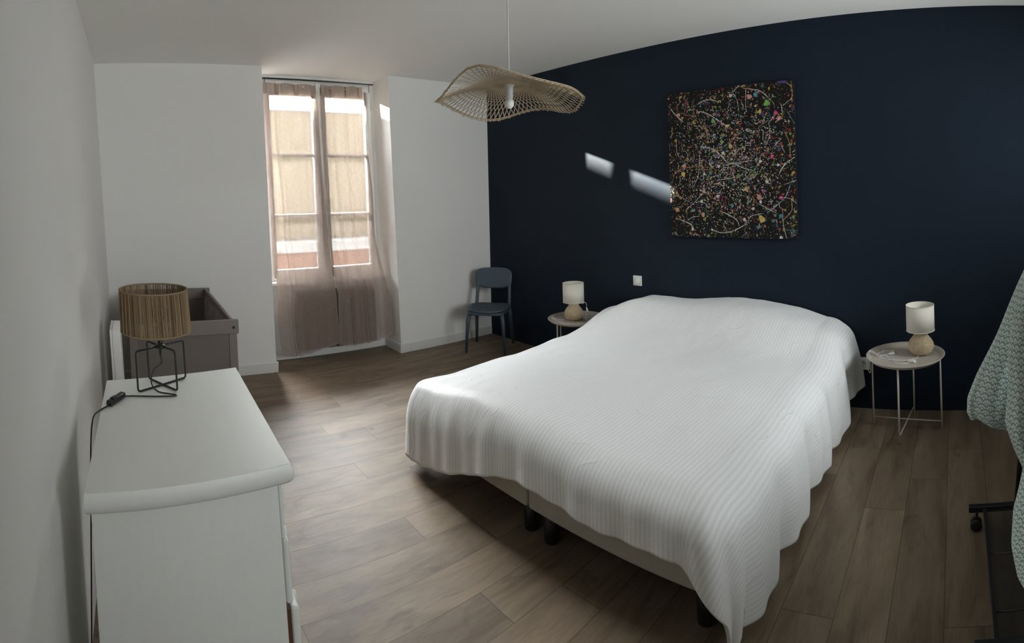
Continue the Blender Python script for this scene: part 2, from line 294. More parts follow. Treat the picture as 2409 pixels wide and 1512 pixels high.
# ------------------------------------------------------------------ mesh helpers
class MB:
    def __init__(s): s.v = []; s.f = []; s.c = []; s.uv = []; s.usec = False; s.sm = []
    def add(s, vs, fs, col=None, smooth=True):
        o = len(s.v); s.v += [tuple(p) for p in vs]
        for f in fs:
            s.f.append(tuple(i + o for i in f)); s.c.append(col); s.sm.append(smooth)
        if col is not None: s.usec = True
        return s
    def box(s, x0, y0, z0, x1, y1, z1, col=None):
        vs = [(x, y, z) for z in (z0, z1) for y in (y0, y1) for x in (x0, x1)]
        fs = [(0, 2, 3, 1), (4, 5, 7, 6), (0, 1, 5, 4), (2, 6, 7, 3), (0, 4, 6, 2), (1, 3, 7, 5)]
        return s.add(vs, fs, col, False)
    def prism(s, poly, z0, z1, col=None):          # poly ccw list of (x,y)
        n = len(poly); vs = [(x, y, z0) for x, y in poly] + [(x, y, z1) for x, y in poly]
        fs = [tuple(reversed(range(n))), tuple(range(n, 2 * n))] + [(i, (i + 1) % n, n + (i + 1) % n, n + i) for i in range(n)]
        return s.add(vs, fs, col, False)
    def tube(s, pts, r, seg=10, closed=False, col=None, caps=True):
        pts = [Vector(p) for p in pts]; n = len(pts); rs = r if isinstance(r, (list, tuple)) else [r] * n
        vs = []; up = None
        for i, p in enumerate(pts):
            if closed: t = pts[(i + 1) % n] - pts[i - 1]
            else: t = pts[min(i + 1, n - 1)] - pts[max(i - 1, 0)]
            t.normalize()
            if up is None: up = Vector((0, 0, 1)) if abs(t.z) < .9 else Vector((1, 0, 0))
            a = t.cross(up)
            if a.length < 1e-4: a = t.cross(Vector((0, 1, 0)))
            a.normalize(); b = t.cross(a).normalized(); up = -b if False else b.cross(t) * 0 + (a.cross(t))
            up = a.cross(t)
            for k in range(seg):
                w = 2 * math.pi * k / seg
                vs.append(p + a * math.cos(w) * rs[i] + b * math.sin(w) * rs[i])
        fs = []
        m = n if closed else n - 1
        for i in range(m):
            j = (i + 1) % n
            for k in range(seg):
                fs.append((i * seg + k, i * seg + (k + 1) % seg, j * seg + (k + 1) % seg, j * seg + k))
        if not closed and caps:
            fs.append(tuple(reversed(range(seg)))); fs.append(tuple((n - 1) * seg + k for k in range(seg)))
        return s.add(vs, fs, col)
    def lathe(s, prof, c=(0, 0, 0), seg=40, col=None, close=False):   # prof list of (r,z)
        vs = []; n = len(prof)
        for r_, z in prof:
            for k in range(seg):
                w = 2 * math.pi * k / seg
                vs.append((c[0] + r_ * math.cos(w), c[1] + r_ * math.sin(w), c[2] + z))
        fs = []
        for i in range(n if close else n - 1):
            j = (i + 1) % n
            for k in range(seg):
                fs.append((i * seg + k, i * seg + (k + 1) % seg, j * seg + (k + 1) % seg, j * seg + k))
        if not close:
            if prof[0][0] > 1e-5: fs.append(tuple(reversed(range(seg))))
            if prof[-1][0] > 1e-5: fs.append(tuple((n - 1) * seg + k for k in range(seg)))
        return s.add(vs, fs, col)
    def shear(s, k, x0=0): s.v = [(x + k * z + x0, y, z) for x, y, z in s.v]; return s
    def xf(s, mtx): s.v = [tuple(mtx @ Vector(p)) for p in s.v]; return s
    def build(s, name, mat_, parent=None, bevel=0, seg=2, sub=0, solid=0, auto=35, cname='rand', uvf=None):
        me = bpy.data.meshes.new(name)
        off = Vector((0, 0, 0))
        if parent is not None:
            q = parent
            while q is not None: off = off + q.location; q = q.parent
        me.from_pydata([(x - off.x, y - off.y, z - off.z) for x, y, z in s.v], [], s.f)
        me.polygons.foreach_set('use_smooth', [bool(b) for b in s.sm])
        if s.usec:
            ca = me.color_attributes.new(cname, 'FLOAT_COLOR', 'CORNER'); i = 0
            buf = []
            for f, c in zip(s.f, s.c):
                c = c if c is not None else (1, 1, 1)
                if isinstance(c, (int, float)): c = (c, c, c)
                for _ in f: buf += [c[0], c[1], c[2], 1]
            ca.data.foreach_set('color', buf)
        if uvf is not None:
            ul = me.uv_layers.new(name='UVMap')
            for li, lp in enumerate(me.loops): ul.data[li].uv = uvf[lp.vertex_index]
        bm = bmesh.new(); bm.from_mesh(me)
        if uvf is None: bmesh.ops.remove_doubles(bm, verts=bm.verts, dist=1e-6)
        bmesh.ops.recalc_face_normals(bm, faces=bm.faces); bm.to_mesh(me); bm.free()
        me.materials.append(mat_)
        o = bpy.data.objects.new(name, me); COL.objects.link(o)
        if parent is not None: o.parent = parent
        if bevel:
            b = o.modifiers.new('bevel', 'BEVEL'); b.width = bevel; b.segments = seg; b.limit_method = 'ANGLE'; b.angle_limit = R(40); b.harden_normals = False
            me.polygons.foreach_set('use_smooth', [True] * len(me.polygons))
            wn_ = o.modifiers.new('wn', 'WEIGHTED_NORMAL'); wn_.keep_sharp = True
        if solid:
            b = o.modifiers.new('solid', 'SOLIDIFY'); b.thickness = solid; b.offset = 0
        if sub:
            b = o.modifiers.new('sub', 'SUBSURF'); b.levels = sub; b.render_levels = sub
        return o
def tag(o, label=None, cat=None, group=None, kind=None):
    if label: o['label'] = label
    if cat: o['category'] = cat
    if group: o['group'] = group
    if kind: o['kind'] = kind
    return o
def empty(name, loc, label=None, cat=None, group=None, kind=None):
    o = bpy.data.objects.new(name, None); o.location = loc; COL.objects.link(o); o.empty_display_size = .1
    return tag(o, label, cat, group, kind)
def dup(root, loc, label=None, rz=0):
    r = root.copy(); COL.objects.link(r); r.location = loc; r.rotation_euler = (0, 0, rz)
    if label: r['label'] = label
    for ch in [c for c in bpy.data.objects if c.parent == root]:
        c = ch.copy(); COL.objects.link(c); c.parent = r
        for g in [k for k in bpy.data.objects if k.parent == ch]:
            d = g.copy(); COL.objects.link(d); d.parent = c
    return r
def struct(name, mb, m, **kw): return tag(mb.build(name, m, **kw), kind='structure')
def smooth_path(pts, n=12, closed=False):           # Catmull-Rom
    P = [Vector(p) for p in pts]; out = []
    m = len(P)
    for i in range(m if closed else m - 1):
        g = (lambda k: P[k % m]) if closed else (lambda k: P[max(0, min(m - 1, k))])
        p0, p1, p2, p3 = g(i - 1), g(i), g(i + 1), g(i + 2)
        for j in range(n):
            t = j / n
            out.append(.5 * ((2 * p1) + (p2 - p0) * t + (2 * p0 - 5 * p1 + 4 * p2 - p3) * t * t + (-p0 + 3 * p1 - 3 * p2 + p3) * t ** 3))
    if not closed: out.append(P[-1])
    return out
def rounded(pts, r, n=5):                            # polyline with rounded corners
    P = [Vector(p) for p in pts]; out = [P[0]]
    for i in range(1, len(P) - 1):
        a = (P[i - 1] - P[i]).normalized() * r; b = (P[i + 1] - P[i]).normalized() * r
        for j in range(n + 1):
            t = j / n; out.append(P[i] + a * (1 - t) ** 2 + b * t ** 2)
    out.append(P[-1]); return out

# ------------------------------------------------------------------ room shell
HC = 2.667; YF = 4.438; YN = 4.759; YB = -1.25; T = .12
LL = -.0612; LP = -.037; LR = -.035
def xblue(y): return 4.4276 + .0325 * (y - YF)
def xleft(y, z=0): return .6866 + .0049 * (y - YF) + LL * z
XA, XB = 2.069, 3.306
# floor: planks with real joints
def build_floor():
    me = bpy.data.meshes.new('floor'); vs = []; fs = []; u1 = []; u2 = []; rc = []
    wk = .192; Lp = 1.19; offs = [2.04, 2.29, 2.59]
    for k in range(-5, 29):
        y1 = YF - .5155 - k * wk; y0 = y1 - wk
        o = offs[k % 3]
        for j in range(-3, 4):
            x0 = o + j * Lp; x1 = x0 + Lp
            if x1 < .3 or x0 > 4.8 or y1 < YB - .2: continue
            b = len(vs); vs += [(x0, y0, 0), (x1, y0, 0), (x1, y1, 0), (x0, y1, 0)]; fs.append((b, b + 1, b + 2, b + 3))
            u1 += [(0, 0), (Lp, 0), (Lp, wk), (0, wk)]
            ox, oy = random.uniform(0, 60), random.uniform(0, 60)
            u2 += [(ox, oy), (ox + Lp, oy), (ox + Lp, oy + wk), (ox, oy + wk)]; rc.append(random.random())
    me.from_pydata(vs, [], fs)
    me.uv_layers.new(name='plank'); me.uv_layers.new(name='grain'); me.color_attributes.new('rand', 'FLOAT_COLOR', 'CORNER')
    a = me.uv_layers['plank']; b = me.uv_layers['grain']; c = me.color_attributes['rand']
    for i in range(len(vs)): a.data[i].uv = u1[i]; b.data[i].uv = u2[i]
    for i, r_ in enumerate(rc):
        for j in range(4): c.data[i * 4 + j].color = (r_, r_, r_, 1)
    me.materials.append(M['floor']); o = bpy.data.objects.new('floor', me); COL.objects.link(o); o['kind'] = 'structure'
    return o
build_floor()
struct('ceiling', MB().box(.2, YB - T, HC, 4.75, YN + .3, HC + .15), M['ceiling'])
# left wall (slightly out of plumb)
p = MB(); p.add([(xleft(YB), YB, 0), (xleft(YN), YN, 0), (xleft(YN, HC), YN, HC), (xleft(YB, HC), YB, HC), (.2, YB, 0), (.2, YN, 0), (.2, YN, HC), (.2, YB, HC)],
      [(0, 1, 2, 3), (4, 7, 6, 5), (0, 4, 5, 1), (3, 2, 6, 7), (0, 3, 7, 4), (1, 5, 6, 2)], None, False)
struct('wall_left', p, M['white_wall'])
p = MB(); p.add([(xblue(YB), YB, 0), (xblue(YN), YN, 0), (xblue(YN), YN, HC), (xblue(YB), YB, HC), (4.75, YB, 0), (4.75, YN, 0), (4.75, YN, HC), (4.75, YB, HC)],
      [(0, 3, 2, 1), (4, 5, 6, 7), (0, 1, 5, 4), (3, 7, 6, 2), (0, 4, 7, 3), (1, 2, 6, 5)], None, False)
struct('wall_right', p, M['blue_wall'])
wa, wb = 2.10, 4.10
struct('wall_behind', MB().box(.2, YB - T, 0, wa, YB, HC).box(wb, YB - T, 0, 4.75, YB, HC).box(wa, YB - T, 0, wb, YB, 1.10).box(wa, YB - T, 2.40, wb, YB, HC), M['white_wall'])
fill_win = empty('window_added', ((wa + wb) / 2, YB - .08, 1.10), kind='structure')  # unseen window, added only as an opening for the fill light
wm = (wa + wb) / 2
MB().box(wa, YB - .10, 1.10, wa + .05, YB - .05, 2.40).box(wb - .05, YB - .10, 1.10, wb, YB - .05, 2.40).box(wa + .05, YB - .10, 1.10, wb - .05, YB - .05, 1.15).box(wa + .05, YB - .10, 2.35, wb - .05, YB - .05, 2.40).box(wm - .025, YB - .10, 1.15, wm + .025, YB - .05, 2.35).build('window_frame', M['trim'], fill_win, bevel=.003)  # frame of the added window
for xa_, xb_ in ((wa + .05, wm - .025), (wm + .025, wb - .05)): MB().box(xa_, YB - .078, 1.15, xb_, YB - .074, 2.35).build('pane', M['glass'], fill_win)  # panes of the added window
# far wall: two piers and the thin wall under / over the window
def hexa(pts): return MB().add(pts, [(0, 1, 2, 3), (4, 7, 6, 5), (0, 4, 5, 1), (1, 5, 6, 2), (2, 6, 7, 3), (3, 7, 4, 0)], None, False)
def pier(xa0, xa1, xb0, xb1):
    return hexa([(xa0, YF, 0), (xb0, YF, 0), (xb1, YF, HC), (xa1, YF, HC), (xa0, YN + .25, 0), (xb0, YN + .25, 0), (xb1, YN + .25, HC), (xa1, YN + .25, HC)])
struct('wall_far_left', pier(.45, .30, XA, XA + LP * HC), M['white_wall'])
struct('wall_far_right', pier(XB, XB + LR * HC, 4.6, 4.6), M['white_wall'])
WZ0, WZ1 = .715, 2.60
xw = lambda x, z: x - .036 * z
def nwall(z0, z1): return hexa([(XA + LP * z0 - .01, YN, z0), (XB + LR * z0 + .01, YN, z0), (XB + LR * z1 + .01, YN, z1), (XA + LP * z1 - .01, YN, z1), (XA + LP * z0 - .01, YN + .2, z0), (XB + LR * z0 + .01, YN + .2, z0), (XB + LR * z1 + .01, YN + .2, z1), (XA + LP * z1 - .01, YN + .2, z1)])
struct('wall_niche', nwall(0, WZ0), M['white_wall'])
struct('trim_lintel', nwall(2.640, HC), M['trim'])
# baseboards
bh, bt = .083, .014
struct('baseboard_far_left', MB().box(.60, YF - bt, 0, XA + .012, YF, bh), M['trim'], bevel=.002)
struct('baseboard_far_right', MB().box(XB - .012, YF - bt, 0, 4.42, YF, bh), M['trim'], bevel=.002)
struct('baseboard_niche', MB().box(XA, YN - bt, 0, XB, YN, bh), M['trim'], bevel=.002)
struct('baseboard_niche_right', MB().box(XB - .014, YF - .01, 0, XB + .002, YN - .01, bh), M['trim'], bevel=.002)
struct('baseboard_niche_left', MB().box(XA - .002, YF - .01, 0, XA + .014, YN - .01, bh), M['trim'], bevel=.002)

# ------------------------------------------------------------------ window
win = empty('window_1', (2.65, 4.79, WZ0), kind='structure')
fy0, fy1 = 4.765, 4.825
xl, xr = 2.135, 3.325                     # frame outer at z=0 of the sheared coordinates
zt, zb = 2.634, WZ0 + .01
f = MB(); f.box(xl, fy0, zb, xl + .04, fy1, zt).box(xr - .07, fy0, zb, xr, fy1, zt).box(xl + .04, fy0, zt - .084, xr - .07, fy1, zt).box(xl + .04, fy0, zb, xr - .07, fy1, zb + .035)
f.shear(-.034).build('window_frame', M['trim'], win, bevel=.003)
f = MB(); f.box(2.675, fy0 - .018, zb + .02, 2.728, fy0 + .02, zt - .02).shear(-.034).build('mullion_cover', M['trim'], win, bevel=.004)
def casement(x0, x1):
    c = MB(); st = .068; z0, z1 = zb + .03, 2.555
    y0, y1 = fy0 - .006, fy1 - .01
    c.box(x0, y0, z0, x0 + st, y1, z1).box(x1 - st, y0, z0, x1, y1, z1).box(x0 + st, y0, z1 - .07, x1 - st, y1, z1).box(x0 + st, y0, z0, x1 - st, y1, z0 + .075)
    for zz in (1.335, 1.915): c.box(x0 + st, y0 + .008, zz - .016, x1 - st, y1 - .008, zz + .016)
    o = c.shear(-.034).build('casement', M['trim'], win, bevel=.003)
    zs = [z0 + .075, 1.335, 1.915, z1 - .07]
    for a, b in zip(zs[:-1], zs[1:]):
        MB().box(x0 + st, 4.792, a, x1 - st, 4.796, b).shear(-.034).build('pane', M['glass'], o)
MB().box(xl - .01, fy0 - .012, zt, xr + .0, fy0 + .03, zt + .009).shear(-.034).build('top_strip', M['dark'], win)  # thin dark strip between the frame head and the lintel
casement(2.140, 2.700); casement(2.702, 3.262)
for zz in (.95, 1.50, 2.02, 2.38):
    MB().lathe([(.0, 0), (.007, 0), (.007, .07), (0, .07)], (xr - .058 - .034 * zz, fy0 - .008, zz), 12).build('hinge', M['trim'], win)
MB().box(XA + LP * .7, 4.695, WZ0 - .02, XB + LR * .7, YN + .08, WZ0 + .008).build('window_sill', M['trim'], win, bevel=.004)

# ------------------------------------------------------------------ radiators
def radiator_niche():
    x0, x1, z0, z1 = 2.355, 3.15, .10, .625
    r = empty('radiator', (2.75, 4.68, 0), 'wide radiator of upright panels under the window, behind the sheer curtains', 'radiator')
    for zz in (z0 + .05, z1 - .12): MB().box(x0 + .02, 4.70, zz, x1 - .02, 4.735, zz + .05).shear(-.03).build('header_pipe', M['radiator'], r, bevel=.004)
    n = 9; pitch = (x1 - x0) / n
    for i in range(n):
        a = x0 + i * pitch + .008; b = x0 + (i + 1) * pitch - .008
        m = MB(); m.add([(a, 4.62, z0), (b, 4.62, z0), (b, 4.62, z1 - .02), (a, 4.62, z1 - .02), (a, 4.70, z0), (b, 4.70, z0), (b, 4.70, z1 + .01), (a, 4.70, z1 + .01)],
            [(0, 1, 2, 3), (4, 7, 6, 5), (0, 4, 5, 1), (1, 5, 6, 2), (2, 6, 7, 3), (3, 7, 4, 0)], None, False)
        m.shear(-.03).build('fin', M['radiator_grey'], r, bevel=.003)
    for xx in (x0 + .15, x1 - .15): MB().box(xx - .015, 4.73, z0 + .1, xx + .015, YN + .002, z1 - .1).shear(-.03).build('wall_bracket', M['radiator'], r)
radiator_niche()
def radiator_left():
    y0, y1, z0, z1 = 2.90, 3.15, .14, .80
    r = empty('radiator', (.72, 2.77, 0), 'white ribbed radiator on the left wall between dresser and crib', 'radiator')
    MB().box(.748, y0, z0, .760, y1, z1).shear(LL).build('back_panel', M['radiator'], r, bevel=.003)
    n = 12; pt = (y1 - y0) / n
    for i in range(n):
        a = y0 + i * pt + .003
        MB().box(.760, a, z0, .806, a + pt - .007, z1).shear(LL).build('fin', M['radiator'], r, bevel=.006)
    MB().box(.682, y0 + .1, .2, .75, y0 + .15, .36).shear(LL).build('wall_bracket', M['radiator'], r)
radiator_left()

# ------------------------------------------------------------------ curtains
def lerp(a, b, t): return a + (b - a) * t
def interp(xs, ys, x):
    if x <= xs[0]: return ys[0]
    for i in range(len(xs) - 1):
        if x <= xs[i + 1]: return lerp(ys[i], ys[i + 1], (x - xs[i]) / (xs[i + 1] - xs[i]))
    return ys[-1]
def curtain(name, label, edgeL, edgeR, hem, top, folds, seed):
    """edgeL / edgeR: lists of (z, x); hem(s) -> z of the bottom; folds: list of (s, width, amp)"""
    nu, nv = 90, 150; vs = []; uv = []; fs = []; cols = []
    zl = [e[0] for e in edgeL]; xl_ = [e[1] for e in edgeL]; zr = [e[0] for e in edgeR]; xr_ = [e[1] for e in edgeR]
    for j in range(nv + 1):
        t = j / nv
        for i in range(nu + 1):
            s = i / nu
            zb_ = hem(s); z = lerp(top(s), zb_, t)
            y = 4.735 - .03 * t
            y -= .165 * max(0, min(1, (1.15 - z) / .55)) ** 1.3          # pushed out by sill and radiator
            if z < .62: y += .03 * (.62 - z)
            a = interp(zl, xl_, z); b = interp(zr, xr_, z)
            x = lerp(a, b, s)
            env = .35 + .65 * min(1, t * 2.2)
            for fs_, fw, fa in folds:
                d = (s - fs_) / fw; y -= fa * math.exp(-d * d) * env * (1 if z > .7 else .6)
            y += .006 * math.sin(s * 17 + seed + t * 2) * env + .004 * math.sin(s * 41 + 3 * t + seed)
            x += .004 * math.sin(t * 13 + seed + s * 5)
            vs.append((x, y, z)); uv.append((s * .62 + seed, t * 2.5))
    for j in range(nv):
        for i in range(nu):
            fs.append((j * (nu + 1) + i, j * (nu + 1) + i + 1, (j + 1) * (nu + 1) + i + 1, (j + 1) * (nu + 1) + i))
            e = 0.
            if j < 5: e = .75
            if i < 1 or i >= nu - 1 or j >= nv - 1: e = .8
            cols.append(e)
    me = bpy.data.meshes.new(name); me.from_pydata(vs, [], fs)
    ul = me.uv_layers.new(name='UVMap')
    for li, lp in enumerate(me.loops): ul.data[li].uv = uv[lp.vertex_index]
    ca = me.color_attributes.new('hem', 'FLOAT_COLOR', 'CORNER'); k = 0
    for c in cols:
        for _ in range(4): ca.data[k].color = (c, c, c, 1); k += 1
    me.polygons.foreach_set('use_smooth', [True] * len(me.polygons)); me.materials.append(M['curtain'])
    r = empty(name, (vs[0][0], 4.72, 0), label, 'curtain', 'sheer curtains at the window')
    me.transform(Matrix.Translation(-r.location))
    o = bpy.data.objects.new('sheer_panel', me); COL.objects.link(o); o.parent = r
    # header tabs and rod
    for q in (.03, .26, .62, .93):
        zz = top(q); xx = lerp(interp(zl, xl_, zz), interp(zr, xr_, zz), q)
        m = MB(); m.box(xx - .016, 4.715, zz - .108, xx + .016, 4.722, zz - .004)
        m.build('header_tab', M['tab'], r, bevel=.002)
    a = interp(zl, xl_, 2.6); b = interp(zr, xr_, 2.6)
    MB().tube([(a - .01, 4.742, 2.565), (b + .01, 4.742, 2.565)], .0045, 8).build('rod', M['trim'], r)
    return r
M['tab'] = mat('beige_linen_tab', (.36, .28, .235), .9, .1, 60)
curtain('sheer_curtain', 'left beige sheer linen curtain, its inner edge drifting right towards the floor',
        [(.08, 2.165), (.20, 2.135), (.40, 2.115), (.65, 2.125), (.9, 2.14), (1.57, 2.09), (2.04, 2.057), (2.59, 2.053)],
        [(.08, 2.735), (.45, 2.700), (.77, 2.685), (1.2, 2.675), (1.57, 2.655), (1.768, 2.635), (2.2, 2.605), (2.59, 2.580)],
        lambda s: .095 - .035 * math.sin(min(1, s * 1.3) * math.pi) * (1 - s) + .055 * s * s, lambda s: 2.588 + .004 * math.sin(s * 18), [(.2, .03, .035), (.30, .025, .02), (.62, .12, .012), (.88, .05, .02)], 1.3)
curtain('sheer_curtain', 'right beige sheer linen curtain, its lower corner swinging out to the right',
        [(.08, 2.720), (.45, 2.705), (.77, 2.690), (1.2, 2.685), (1.57, 2.667), (1.768, 2.655), (2.2, 2.640), (2.59, 2.636)],
        [(.12, 3.285), (.35, 3.262), (.72, 3.215), (1.147, 3.185), (1.6, 3.165), (1.97, 3.125), (2.59, 3.080)],
        lambda s: .130 - .022 * math.sin(s * math.pi) + .035 * s ** 3, lambda s: 2.592 + .01 * s + .004 * math.sin(s * 18 + 1), [(.27, .02, .03), (.52, .035, .035), (.57, .02, -.02), (.1, .03, .02), (.8, .1, .012)], 4.1)

# ------------------------------------------------------------------ outside
ext = empty('house', (4.5, 13, -3), 'ochre stone house with a slate roof across the street, seen through the sheer curtains', 'building')
MB().box(1.5, 12, .5, 12, 17, 3.55).build('stone_wall', M['stone'], ext)
MB().add([(1.3, 11.8, 3.55), (12.2, 11.8, 3.55), (12.2, 14.5, 4.5), (1.3, 14.5, 4.5), (1.3, 17.2, 3.55), (12.2, 17.2, 3.55)], [(0, 1, 2, 3), (3, 2, 5, 4), (0, 3, 4), (1, 5, 2), (0, 4, 5, 1)], None, False).build('roof', M['roof'], ext)
MB().box(1.3, 11.2, .26, 12.2, 12.02, .50).build('ledge', M['ledge'], ext)
MB().box(1.3, 11.4, -3.0, 12.2, 17, .26).build('lower_storey', M['rust'], ext)
e2 = empty('house', (-4, 13, -3), 'taller stone house further left across the street, its roof line cutting off the low sun', 'building')
MB().box(-14, 12, -3.0, 1.2, 17, 4.80).build('stone_wall', M['stone'], e2)
MB().add([(-14.2, 11.85, 4.80), (1.4, 11.85, 4.80), (1.4, 14.5, 5.84), (-14.2, 14.5, 5.84), (-14.2, 17.2, 4.80), (1.4, 17.2, 4.80)], [(0, 1, 2, 3), (3, 2, 5, 4), (0, 3, 4), (1, 5, 2), (0, 4, 5, 1)], None, False).build('roof', M['roof'], e2)
struct('ground_outside', MB().box(-20, 5.2, -3.2, 25, 30, -3.0), M['ext_ground'])

# ================================================================== OBJECTS
# ------------------------------------------------------------------ bed
bed = empty('bed', (3.35, 1.71, 0), 'double bed of two beige upholstered box springs on black round legs', 'bed')
BX0, BX1 = 2.365, 4.30
def bbox(y0, y1):
    MB().box(BX0, y0, .152, BX1, y1, .345).build('box_spring', M['boxspring'], bed, bevel=.014, seg=3)
bbox(.815, 1.693); bbox(1.701, 2.60)
MB().box(BX0 + .06, .88, .347, BX1, 2.53, .43).build('mattress', M['mattress'], bed, bevel=.03, seg=4)
for (x, y) in ((2.445, .885), (2.45, 1.635), (2.455, 1.765), (2.495, 2.535), (4.2, .90), (4.2, 1.62), (4.2, 1.78), (4.2, 2.5)):
    MB().lathe([(.0, 0), (.031, 0), (.034, .004), (.034, .166), (0, .166)], (x, y, 0), 28).build('leg', M['legs_bed'], bed)

def duvet():
    # cloth rectangle laid over a rounded bed outline: (a, b) are cloth metres along x and y
    r = .13
    ix0, iy0, iy1 = BX0 + .035, .815 + .075, 2.60 - .10     # inner outline where the cloth starts to roll over
    xh = 4.325                                              # head end, against the wall
    na, nb = 250, 290
    a0 = ix0 - .315; b0 = iy0 - .52; b1 = iy1 + .41
    def top(x, y):
        t = (x - 2.4) / 1.9
        v = (y - .8) / 1.8
        z = .478 + .085 * max(0, math.sin(math.pi * min(1, max(0, v)))) ** .8
        z -= .02 * math.exp(-((x - 3.2) / .4) ** 2) * (1 - abs(2 * v - 1))
        # pillows under the cover
        pw = 1 / (1 + math.exp(-(x - 3.86) / .075))
        z -= pw * .068 * max(0, math.sin(math.pi * min(1, max(0, v)))) ** .8
        z += pw * (.190 * math.exp(-((v - .48) / .52) ** 6) + .010 * math.exp(-((v - .82) / .12) ** 2))
        z += .012 * math.exp(-((x - 4.05) / .12) ** 2)
        c9 = max(0, min(1, (2.85 - x) / .45)) * max(0, min(1, (y - 2.05) / .45)); z -= .035 * c9 * c9 * (3 - 2 * c9)
        # lifted ridges of the filling
        z += .010 * math.sin(x * 5.1 + y * 3.3) + .008 * math.sin(x * 2.3 - y * 6.2 + 1)
        z += .016 * noise.noise(Vector((x * 2.3, y * 2.3, 0))) + .006 * noise.noise(Vector((x * 6, y * 8, 3)))
        return z
    vs = []; uv = []
    for i in range(na + 1):
        a = lerp(a0, xh, i / na)
        for j in range(nb + 1):
            b = lerp(b0, b1, j / nb)
            ox = max(0, ix0 - a); oyr = max(0, iy0 - b); oyl = max(0, b - iy1); oy = max(oyr, oyl)
            cx, cy = max(a, ix0), min(max(b, iy0), iy1)
            d = math.hypot(ox, oy) if oyl <= 0 else (ox ** 4 + oy ** 4) ** .25
            dh = math.hypot(ox, oy)
            zt_ = top(cx, cy)
            if d < 1e-6: vs.append((cx, cy, zt_)); uv.append((a, b)); continue
            ux, uy = -ox / dh, (-oyr + oyl) / dh
            corner = min(ox, oy) / max(1e-6, max(ox, oy))
            # hem length scaling per side
            ae = math.pi / 2 * r
            if d < ae: hz = r * math.sin(d / r); dr = r * (1 - math.cos(d / r))
            else: hz = r + (d - ae) * .02; dr = r + (d - ae)
            ang = math.atan2(oy, ox) if ox > 0 else math.pi / 2
            k = max(0, (d - .08)) / .5
            ss = lambda t: max(0, min(1, t)) ** 2 * (3 - 2 * max(0, min(1, t)))
            sr, sl, sf = ss(oyr / d / .75), ss(oyl / d / .75), ss(ox / d / .75)
            head = max(0, min(1, (cx - 3.5) / .7))
            # right (camera) side: swells outward, long soft folds; the foot corner falls as one smooth tail
            hz += sr * (.055 * math.sin(min(1, d / .60) * math.pi * .85) * (1 - .25 * head) + .05 * head * k)
            hz += sr * (1 - sf) * k * (.030 * math.sin(cx * 15 + .9) + .016 * math.sin(cx * 31 + 1.3 * d))
            hz += sl * (1 - sf) * (.02 * k * math.sin(cx * 13) + .045 * k)
            hz += sf * (1 - sr) * k * (.010 * math.sin(cy * 21) + .008 * math.sin(cy * 47 + 2))
            if corner > 0: hz += corner * k * ((.030 * math.cos(ang * 8 + 1.2) + .02) if oyr > 0 else .03)
            x = cx + ux * hz; y = cy + uy * hz; z = zt_ - dr
            if ox > 0 and oy == 0:                     # along the foot: hem rises and falls gently
                z += .012 * math.sin(cy * 9 + 1) * k
            if ox > 0: z += k * .10 * ss((1.75 - cy) / .9) * (1 - sr)
            if ox > 0: q9 = max(0, min(1, (cy - 1.60) / .6)); z -= k * .32 * q9 * q9 * (3 - 2 * q9)
            if oyr > 0 and ox > 0: x += corner * k * .07
            if oyl > 0 and ox > 0: z = max(z, .078)
            if z < .014: z = .014 + .003 * math.sin(d * 40); 
            z = max(z, .012)
            vs.append((x, y, z)); uv.append((a, b))
    fs = [(i * (nb + 1) + j, (i + 1) * (nb + 1) + j, (i + 1) * (nb + 1) + j + 1, i * (nb + 1) + j + 1) for i in range(na) for j in range(nb)]
    m = MB(); m.add(vs, fs)
    # keep the cover off the wall
    m.v = [(min(x, xblue(y) - .02), y, z) for x, y, z in m.v]
    o = m.build('duvet', M['duvet'], solid=.014, uvf=uv)
    tag(o, 'white striped duvet spread over the double bed, one corner trailing down to the floor', 'duvet')
    o.location = (0, 0, 0)
    return o
duvet()

